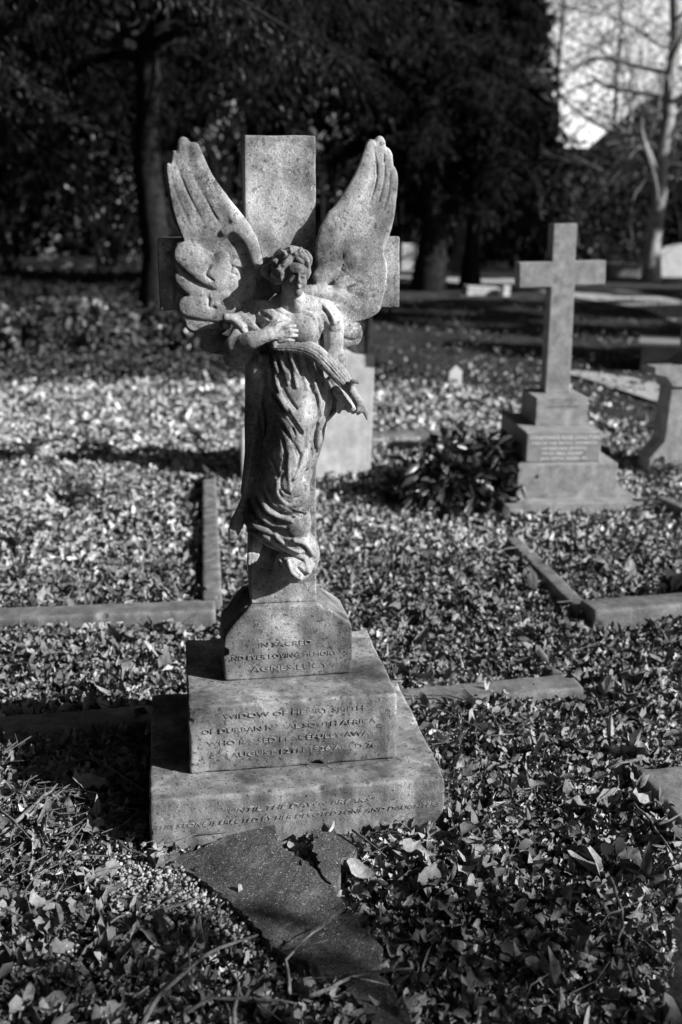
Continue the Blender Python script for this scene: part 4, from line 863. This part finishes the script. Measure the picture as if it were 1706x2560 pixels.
def grow(paths, tips, p, d, L, r, depth, spread=.55, up=.15, kink=.12, n=5):
    k = n; P = [p]; dd = d.copy()
    for i in range(k): dd = dd+rng.normal(0, kink, 3)+np.array([0, 0, up*.25]); dd /= np.linalg.norm(dd); P.append(P[-1]+dd*L/k)
    P = np.array(P); R = np.linspace(r, r*.55, k+1); paths.append((P, R))
    if depth == 0: tips.append(P[-1]); return
    for i in range(rng.integers(2, 5)):
        q = rng.uniform(.35, 1); b = np.array([np.interp(q, np.linspace(0, 1, k+1), P[:, c]) for c in range(3)]); nd = dd+rng.normal(0, spread, 3); nd[2] += up; nd /= np.linalg.norm(nd)
        grow(paths, tips, b, nd, L*rng.uniform(.55, .85), r*.55*rng.uniform(.8, 1.1), depth-1, spread, up, kink, n)
def bare_tree(base, h, r, label, m, depth=4, first=.25, nb=16, leaves=0, lsz=.1, lsh=.1, lean=(0, 0), L0=.3, group=None, up=.12, name='bare_tree', cone=False):
    root = empty(name, tuple(base), label, 'tree', group); base = np.array(base, float); paths = []; tips = []
    u = np.linspace(0, 1, 14); T = base+np.stack([lean[0]*u, lean[1]*u, h*u], 1)+np.vstack([[0, 0, 0], rng.normal(0, r*.2, (13, 3))]); paths.append((T, r*(1-.8*u))); paths[0][1][0] *= 1.25
    for i in range(nb):
        t = first+(1-first)*(i+rng.uniform(0, 1))/nb; p = np.array([np.interp(t, u, T[:, c]) for c in range(3)]); a = rng.uniform(0, 6.283)
        grow(paths, tips, p, np.array([math.cos(a), math.sin(a), rng.uniform(.0, .6)]), h*L0*(1-.5*t)*(1-.3*cone), r*.38*(1.1-t), depth-1, up=up)
    V, Fq = limb_tubes(paths, 5); link('trunk', npmesh('trunk', V, Fq), m, root, True)
    if leaves:
        lc = LeafCloud(); tp_ = np.array(tips); i = rng.integers(0, len(tp_), leaves); lc.add(tp_[i]+rng.normal(0, .22, (leaves, 3)), lsz, lsh, .45); lc.build('crown', M['needle'], root)
    return root
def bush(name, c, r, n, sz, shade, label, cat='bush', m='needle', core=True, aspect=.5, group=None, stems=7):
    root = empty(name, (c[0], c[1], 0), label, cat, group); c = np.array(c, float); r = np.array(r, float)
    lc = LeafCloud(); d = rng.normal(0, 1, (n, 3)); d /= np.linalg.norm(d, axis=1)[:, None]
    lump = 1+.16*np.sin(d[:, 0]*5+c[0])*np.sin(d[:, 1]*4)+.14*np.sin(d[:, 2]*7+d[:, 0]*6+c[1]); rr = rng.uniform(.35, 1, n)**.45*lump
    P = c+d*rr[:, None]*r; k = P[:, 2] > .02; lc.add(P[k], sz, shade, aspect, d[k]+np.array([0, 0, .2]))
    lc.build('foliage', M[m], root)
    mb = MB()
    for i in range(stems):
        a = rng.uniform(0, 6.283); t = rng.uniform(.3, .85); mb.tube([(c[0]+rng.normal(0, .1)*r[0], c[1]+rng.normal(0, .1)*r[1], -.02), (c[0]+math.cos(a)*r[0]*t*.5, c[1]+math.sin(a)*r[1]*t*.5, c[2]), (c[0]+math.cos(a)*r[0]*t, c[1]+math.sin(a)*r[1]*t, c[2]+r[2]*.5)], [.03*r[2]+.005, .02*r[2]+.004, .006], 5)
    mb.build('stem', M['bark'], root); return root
# ---- big dark conifers overhead
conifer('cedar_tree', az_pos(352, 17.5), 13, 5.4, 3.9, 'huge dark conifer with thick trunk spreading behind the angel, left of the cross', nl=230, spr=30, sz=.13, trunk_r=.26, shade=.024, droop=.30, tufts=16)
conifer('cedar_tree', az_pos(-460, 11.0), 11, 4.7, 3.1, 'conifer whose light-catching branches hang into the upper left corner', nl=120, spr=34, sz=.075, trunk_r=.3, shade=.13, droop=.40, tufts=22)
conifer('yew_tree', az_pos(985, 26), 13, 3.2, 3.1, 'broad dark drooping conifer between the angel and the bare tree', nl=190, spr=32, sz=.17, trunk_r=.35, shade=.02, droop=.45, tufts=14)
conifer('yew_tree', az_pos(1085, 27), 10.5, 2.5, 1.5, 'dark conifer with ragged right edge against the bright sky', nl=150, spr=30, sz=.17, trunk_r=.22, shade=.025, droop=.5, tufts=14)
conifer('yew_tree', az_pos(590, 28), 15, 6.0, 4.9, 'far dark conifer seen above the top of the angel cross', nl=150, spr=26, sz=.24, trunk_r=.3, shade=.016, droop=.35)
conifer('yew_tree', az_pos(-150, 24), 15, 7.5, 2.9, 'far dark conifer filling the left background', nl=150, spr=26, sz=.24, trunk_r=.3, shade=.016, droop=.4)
# ---- shrubs far behind, sunlight and shade put into their leaf tones
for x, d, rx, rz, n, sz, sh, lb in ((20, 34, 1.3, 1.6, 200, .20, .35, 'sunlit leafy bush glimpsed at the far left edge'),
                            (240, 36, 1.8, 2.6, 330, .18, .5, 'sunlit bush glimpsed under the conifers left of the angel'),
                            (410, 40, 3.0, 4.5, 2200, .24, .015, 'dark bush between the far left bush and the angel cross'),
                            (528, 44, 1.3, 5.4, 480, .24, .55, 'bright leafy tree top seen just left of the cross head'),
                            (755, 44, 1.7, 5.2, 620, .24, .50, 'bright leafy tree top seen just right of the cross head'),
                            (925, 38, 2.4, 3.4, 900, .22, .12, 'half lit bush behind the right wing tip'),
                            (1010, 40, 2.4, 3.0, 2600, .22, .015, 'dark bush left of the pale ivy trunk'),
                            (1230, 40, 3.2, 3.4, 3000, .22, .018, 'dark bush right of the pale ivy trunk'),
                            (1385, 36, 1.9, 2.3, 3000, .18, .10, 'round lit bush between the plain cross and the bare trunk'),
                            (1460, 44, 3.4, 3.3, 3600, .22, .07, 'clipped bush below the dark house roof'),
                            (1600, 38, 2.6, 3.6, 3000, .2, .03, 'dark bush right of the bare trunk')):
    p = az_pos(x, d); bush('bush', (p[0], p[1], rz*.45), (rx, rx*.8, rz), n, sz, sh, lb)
# the far wood that closes the view on the left and centre
lc = LeafCloud(); n = 62000; a = rng.uniform(-.42, .36, n); d = rng.uniform(50, 58, n); hz = 13*np.where(a > .325, np.clip((.36-a)/.035, .1, 1), 1); P = np.stack([CAM[0]+d*np.sin(a), CAM[1]+d*np.cos(a), rng.uniform(0, 1, n)**.9*hz], 1); lc.add(P, .75, .008, .6)
n = 14000; a = rng.uniform(.34, .80, n); d = rng.uniform(62, 68, n); P = np.stack([CAM[0]+d*np.sin(a), CAM[1]+d*np.cos(a), rng.uniform(0, 1, n)*2.6], 1); lc.add(P, .7, .05, .6)
fw = lc.build('far_wood', M['needle']); tag(fw, 'dark mass of woodland closing the view far behind the graves', 'wood', kind='stuff')
# hedge
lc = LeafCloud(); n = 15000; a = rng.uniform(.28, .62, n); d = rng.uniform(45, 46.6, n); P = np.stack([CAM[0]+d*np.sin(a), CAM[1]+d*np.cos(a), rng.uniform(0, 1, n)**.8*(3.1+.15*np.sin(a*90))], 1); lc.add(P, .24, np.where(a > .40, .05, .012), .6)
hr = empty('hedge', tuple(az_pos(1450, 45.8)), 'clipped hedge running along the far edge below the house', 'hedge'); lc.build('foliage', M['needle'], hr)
A_, B_ = CA+45.8*np.array([math.sin(.28), math.cos(.28), 0]), CA+45.8*np.array([math.sin(.62), math.cos(.62), 0]); th_ = math.atan2(B_[1]-A_[1], B_[0]-A_[0]); MB().box(0, np.linalg.norm(B_-A_), -.05, .05, -.1, 2.2, frame(A_[0], A_[1], th_)).build('branches', M['bark'], hr)  # solid dark panel standing in for the shade inside the hedge
# pale ivy-clad trunk
p = az_pos(1072, 34)
tr = empty('ivy_trunk_tree', tuple(p), 'tree with pale ivy-clad trunk under the dark conifer', 'tree')
V, Fq = limb_tubes([(np.array([p+[.0, 0, -.1], p+[.02, 0, .5], p+[.1, 0, 1.3], p+[.22, 0, 2.2], p+[.3, 0, 3.6], p+[.3, 0, 6.5]]), np.array([.42, .3, .28, .24, .2, .12])), (np.array([p+[.22, 0, 2.2], p+[-.8, .2, 4], p+[-1.4, .3, 6]]), np.array([.12, .08, .03]))], 8)
link('trunk', npmesh('trunk', V, Fq), M['palebark'], tr, True)
lc = LeafCloud(); n = 2600; t = rng.uniform(0, 1, n); aa = rng.uniform(0, 6.28, n); P = np.stack([p[0]+.14*t+np.cos(aa)*(.36-.12*t), p[1]+np.sin(aa)*.34, t*2.9], 1); lc.add(P, .13, .34, .7); lc.build('ivy', M['needle'], tr)
# ---- bare trees on the right
bare_tree(az_pos(1506, 31), 13.5, .25, 'tall bare tree with pale straight trunk at the right', M['palebark'], depth=4, first=.20, nb=34, leaves=2600, lsz=.12, lsh=.14, lean=(.1, 0), L0=.24, up=.02)
bare_tree(az_pos(1700, 40), 15, .3, 'bare tree partly cut off by the right edge', M['palebark'], depth=4, first=.2, nb=26, leaves=3500, lsz=.14, lsh=.18, L0=.28, up=.05)
bare_tree(az_pos(1395, 50), 14, .15, 'distant bare tree of fine twigs against the sky', M['bark'], depth=5, first=.28, nb=26, leaves=3500, lsz=.15, lsh=.20, L0=.26, up=.08)
bare_tree(az_pos(1265, 56), 16, .18, 'distant twiggy tree rising behind the dark conifer edge', M['bark'], depth=4, first=.3, nb=24, leaves=3500, lsz=.16, lsh=.16, L0=.26, up=.08)
# ---- house beyond the hedge
p = bz(1560, 900); hp = az_pos(1395, 56); Fh = frame(hp[0], hp[1], -.38)
ho = empty('house', tuple(hp), 'house with dark hipped roof beyond the hedge at the right', 'house')
MB().box(-1.6, 7.5, 0, 6, -.1, 4.3, Fh).build('wall', M['wallr'], ho)
MB().add([Fh(*q) for q in ((-2.1, -.5, 4.25), (8, -.5, 4.25), (8, 6.5, 4.25), (-2.1, 6.5, 4.25), (1.6, 3, 7.7), (5.6, 3, 7.7))], [(0, 1, 5, 4), (1, 2, 5), (2, 3, 4, 5), (3, 0, 4), (3, 2, 1, 0)]).build('roof', M['tile'], ho)
MB().box(-4.2, -1.602, 1, 5, -.1, 3.3, Fh).build('wall', M['wallr'], ho)
MB().add([Fh(*q) for q in ((-4.6, .6, 3.25), (-1.4, .6, 3.25), (-1.4, 5.4, 3.25), (-4.6, 5.4, 3.25), (-3.0, 3, 5.3), (-1.4, 3, 5.3))], [(0, 1, 5, 4), (1, 2, 5), (2, 3, 4, 5), (3, 0, 4), (3, 2, 1, 0)]).build('roof', M['wallr'], ho)  # paler than the main roof: sunlight on this slope put into colour
for wx in (.4, 3.6): wf = MB().box(wx, wx+1.3, -.04, .05, 2.3, 3.6, Fh).build('window', M['pale'], ho); MB().box(wx+.08, wx+1.22, -.055, -.042, 2.38, 3.52, Fh).build('pane', M['glass'], wf)
# ---- shrubs among the graves
def leafy_plant(name, p, n, L, label, spread=.9, sh=.10, wid=.36, up=.55, z=.0, cat='plant', group=None):
    """broad glossy leaves, each bent along its midrib"""
    root = empty(name, (p[0], p[1], 0), label, cat, group); V = []; F = []; A = []; st = MB()
    for i in range(n):
        a = rng.uniform(0, 6.283); e = rng.uniform(.1, 1.1)*up+.1; l = L*rng.uniform(.65, 1.2); o_ = np.array([p[0], p[1], z+.02])+np.array([math.cos(a), math.sin(a), 0])*rng.uniform(0, .35)*L*spread+np.array([0, 0, rng.uniform(0, .6)*L*up])
        d = np.array([math.cos(a)*math.cos(e), math.sin(a)*math.cos(e), math.sin(e)]); s_ = np.array([-math.sin(a), math.cos(a), 0])*math.cos(.3)+rng.normal(0, .25, 3); b = len(V); c0 = rng.uniform(.25, .75)
        for k_, (u, w_) in enumerate(((0, .03), (.2, .6), (.45, 1), (.7, .85), (.88, .45), (1, .02))):
            q = o_+d*l*u+np.array([0, 0, -1])*l*c0*u*u*.6; V += [q+s_*l*wid*w_*.5+[0, 0, .05*l*w_], q, q-s_*l*wid*w_*.5+[0, 0, .05*l*w_]]
        for k_ in range(5): F += [(b+3*k_, b+3*k_+1, b+3*k_+4, b+3*k_+3), (b+3*k_+1, b+3*k_+2, b+3*k_+5, b+3*k_+4)]
        A += [sh*rng.uniform(.6, 1.5)]*18; st.tube([(p[0], p[1], -.02), tuple(o_)], [.004, .0025], 5)
    link('leaves', npmesh('leaves', V, F, A), M['glossy'], root, True); st.build('stem', M['bark'], root); return root
def lbush(name, c, r, n, L, label, sh=.06, wid=.36):
    root = empty(name, (c[0], c[1], 0), label, 'bush'); V = []; F = []; A = []
    for i in range(n):
        d = rng.normal(0, 1, 3); d[2] = abs(d[2]); d /= np.linalg.norm(d); rr = rng.uniform(.3, 1)**.5; o_ = np.array([c[0], c[1], .0])+d*rr*np.array(r)
        l = L*rng.uniform(.6, 1.2); e = d*.7+rng.normal(0, .55, 3); e /= np.linalg.norm(e); s_ = np.cross(e, rng.normal(0, 1, 3)); s_ /= np.linalg.norm(s_); b = len(V)
        for u, w_ in ((0, .03), (.25, .75), (.55, 1), (.82, .6), (1, .02)): q = o_+e*l*u-np.array([0, 0, .35*l*u*u]); V += [q+s_*l*wid*w_*.5, q, q-s_*l*wid*w_*.5]; V[-2] = q-np.cross(e, s_)*l*.05*w_
        for k_ in range(4): F += [(b+3*k_, b+3*k_+1, b+3*k_+4, b+3*k_+3), (b+3*k_+1, b+3*k_+2, b+3*k_+5, b+3*k_+4)]
        A += [sh*rng.uniform(.6, 1.6)]*15
    link('foliage', npmesh('foliage', V, F, A), M['glossy'], root, True); st = MB()
    for i in range(12):
        a = rng.uniform(0, 6.283); t = rng.uniform(.3, .9); st.tube([(c[0], c[1], -.03), (c[0]+math.cos(a)*r[0]*t*.5, c[1]+math.sin(a)*r[1]*t*.5, r[2]*.4), (c[0]+math.cos(a)*r[0]*t, c[1]+math.sin(a)*r[1]*t, r[2]*rng.uniform(.5, .9))], [.012, .008, .003], 5)
    st.build('stem', M['bark'], root); return root
p = G(1095, 1168); lbush('laurel_bush', (p[0]+.02, p[1]+.25), (.46, .34, .40), 620, .12, 'dark glossy-leaved bush left of the plain cross plinths', .05)
p = G(1030, 1140); lbush('laurel_bush', (p[0]-.05, p[1]+.1), (.42, .25, .17), 300, .10, 'low dark leaves in shade between the headstone and the bush', .035)
p = G(150, 815); lbush('ivy_bush', (p[0], p[1]+.6), (1.0, .5, .66), 1000, .13, 'wide mound of ivy leaves at the left in front of the dark trees', .08, .7)
p = G(20, 780); lbush('ivy_bush', (p[0]-.6, p[1]+1.2), (1.0, .6, .38), 560, .13, 'lower ivy mound cut off by the left edge', .08, .7)
p = G(330, 790); lbush('ivy_bush', (p[0]+.25, p[1]+.5), (.6, .4, .52), 560, .13, 'dark ivy mound right of the wide one, beside the angel wing', .07, .7)
p = G(455, 815); lbush('ivy_bush', (p[0]+.1, p[1]+.3), (.42, .4, .34), 420, .11, 'small dark ivy clump just left of the angel skirt', .06, .7)
for x, y, n, L, lb, sh in ((75, 1045, 12, .20, 'broad-leaved dark plant in the left litter', .035), (190, 1050, 10, .19, 'broad-leaved dark plant in the middle of the left litter', .035), (245, 1042, 7, .17, 'small dark plant nearest the monument in the left litter', .035),
                           (165, 1145, 10, .13, 'low dark plant below the broad-leaved ones', .04), (225, 1155, 9, .12, 'low dark sprig among leaves left of the narrow kerb', .04), (35, 1265, 9, .13, 'upright dark leaves at the left edge', .05),
                           (45, 1335, 16, .10, 'spiky grassy tuft at the left edge', .05), (1020, 1030, 6, .19, 'large curled dark leaf plant in front of the lettered kerb', .04), (745, 1102, 6, .08, 'little sprouting plant at the foot of the headstone', .12),
                           (845, 890, 9, .20, 'thin weeds on the lawn right of the headstone', .05), (1530, 1085, 12, .14, 'dark leafy weeds in front of the right edge memorial', .06), (1400, 1065, 9, .14, 'dark leaves in shade right of the plain cross', .05),
                           (1540, 1370, 22, .13, 'dark tangled plant at the right edge behind the horizontal kerb', .035), (1455, 1390, 14, .10, 'low dark weeds behind the horizontal kerb', .04), (1410, 1995, 6, .075, 'young plant with broad leaves in the lower right leaves', .035),
                           (1235, 1945, 5, .045, 'tiny seedling among the leaves lower right', .07), (1180, 2210, 6, .05, 'small broad-leaved seedling near the bottom', .07), (130, 1790, 5, .075, 'round-leaved seedling by the dark kerb', .06), (480, 1105, 9, .10, 'small leafy sprig at the far end of the narrow kerb', .06),
                           (1480, 1165, 8, .10, 'dark sprig at the right corner of the plain cross base', .05)):
    p = G(x, y, .02); leafy_plant('weed' if L < .12 else 'leafy_plant', p, n, L, lb, sh=sh, wid=.12 if 'spiky' in lb or 'thin' in lb else .42, up=1.3 if 'spiky' in lb or 'upright' in lb or 'thin' in lb else .7)
# ---- trees outside the frame: a row towards the sun that shades the graves, and big ones added around the clearing to cut skylight
for i, (x, y, h, rd) in enumerate(((20.5, 1.6, 11.0, 2.6), (21, 5.6, 14, 3.6), (20, 10.2, 14, 3.6), (22.5, 15.2, 14, 3.5), (24, 20.4, 12.5, 3.0))):
    conifer('yew_tree', (x, y, 0), h, rd, .8, 'yew outside the frame on the right, number %s of the row from the graves' % ('one', 'two', 'three', 'four', 'five')[i], nl=90, spr=20, sz=.42, trunk_r=.3, shade=.05, droop=.4, near=0, tufts=9, group='yews outside the frame')
for x, y, h, rd, z0, lb in ((-9.5, 2, 15, 5.2, 1.5, 'large dark conifer added outside the frame left of the graves to block skylight'), (-8, -8, 15, 5.2, 1.5, 'large dark conifer added outside the frame behind the camera to block skylight'), (-11, 9.5, 15, 5, 1.0, 'large dark conifer added outside the frame, left of the ivy mound, to block skylight'), (-1.5, -12.5, 15, 4.6, 1.2, 'large dark conifer added outside the frame straight behind the camera to block skylight')):
    conifer('cedar_tree', (x, y, 0), h, rd, z0, lb, nl=150, spr=20, sz=.45, trunk_r=.4, shade=.04, droop=.35, near=0, tufts=9)
bare_tree((9.6, -7.9, 0), 8.2, .26, 'bare tree outside the frame behind the camera, to the right', M['bark'], depth=4, first=.3, nb=16, L0=.27, leaves=700, lsz=.12, lsh=.1, up=-.05)
bare_tree((15.5, -5.5, 0), 8.0, .22, 'second bare tree outside the frame on the right', M['bark'], depth=4, first=.3, nb=14, L0=.26, leaves=500, lsz=.12, lsh=.1, up=.0)
bush('shade_bush', (5.3, -3.95, 2.7), (.9, .80, 1.0), 1100, .12, .06, 'bush added outside the frame beside the camera to dapple the foreground', stems=9)  # unseen bushes added to throw dappled shade on the near ground
bush('shade_bush', (4.6, -4.6, 1.9), (.9, .7, .9), 800, .12, .06, 'second bush added outside the frame to dapple the foreground, nearer the camera', stems=9)
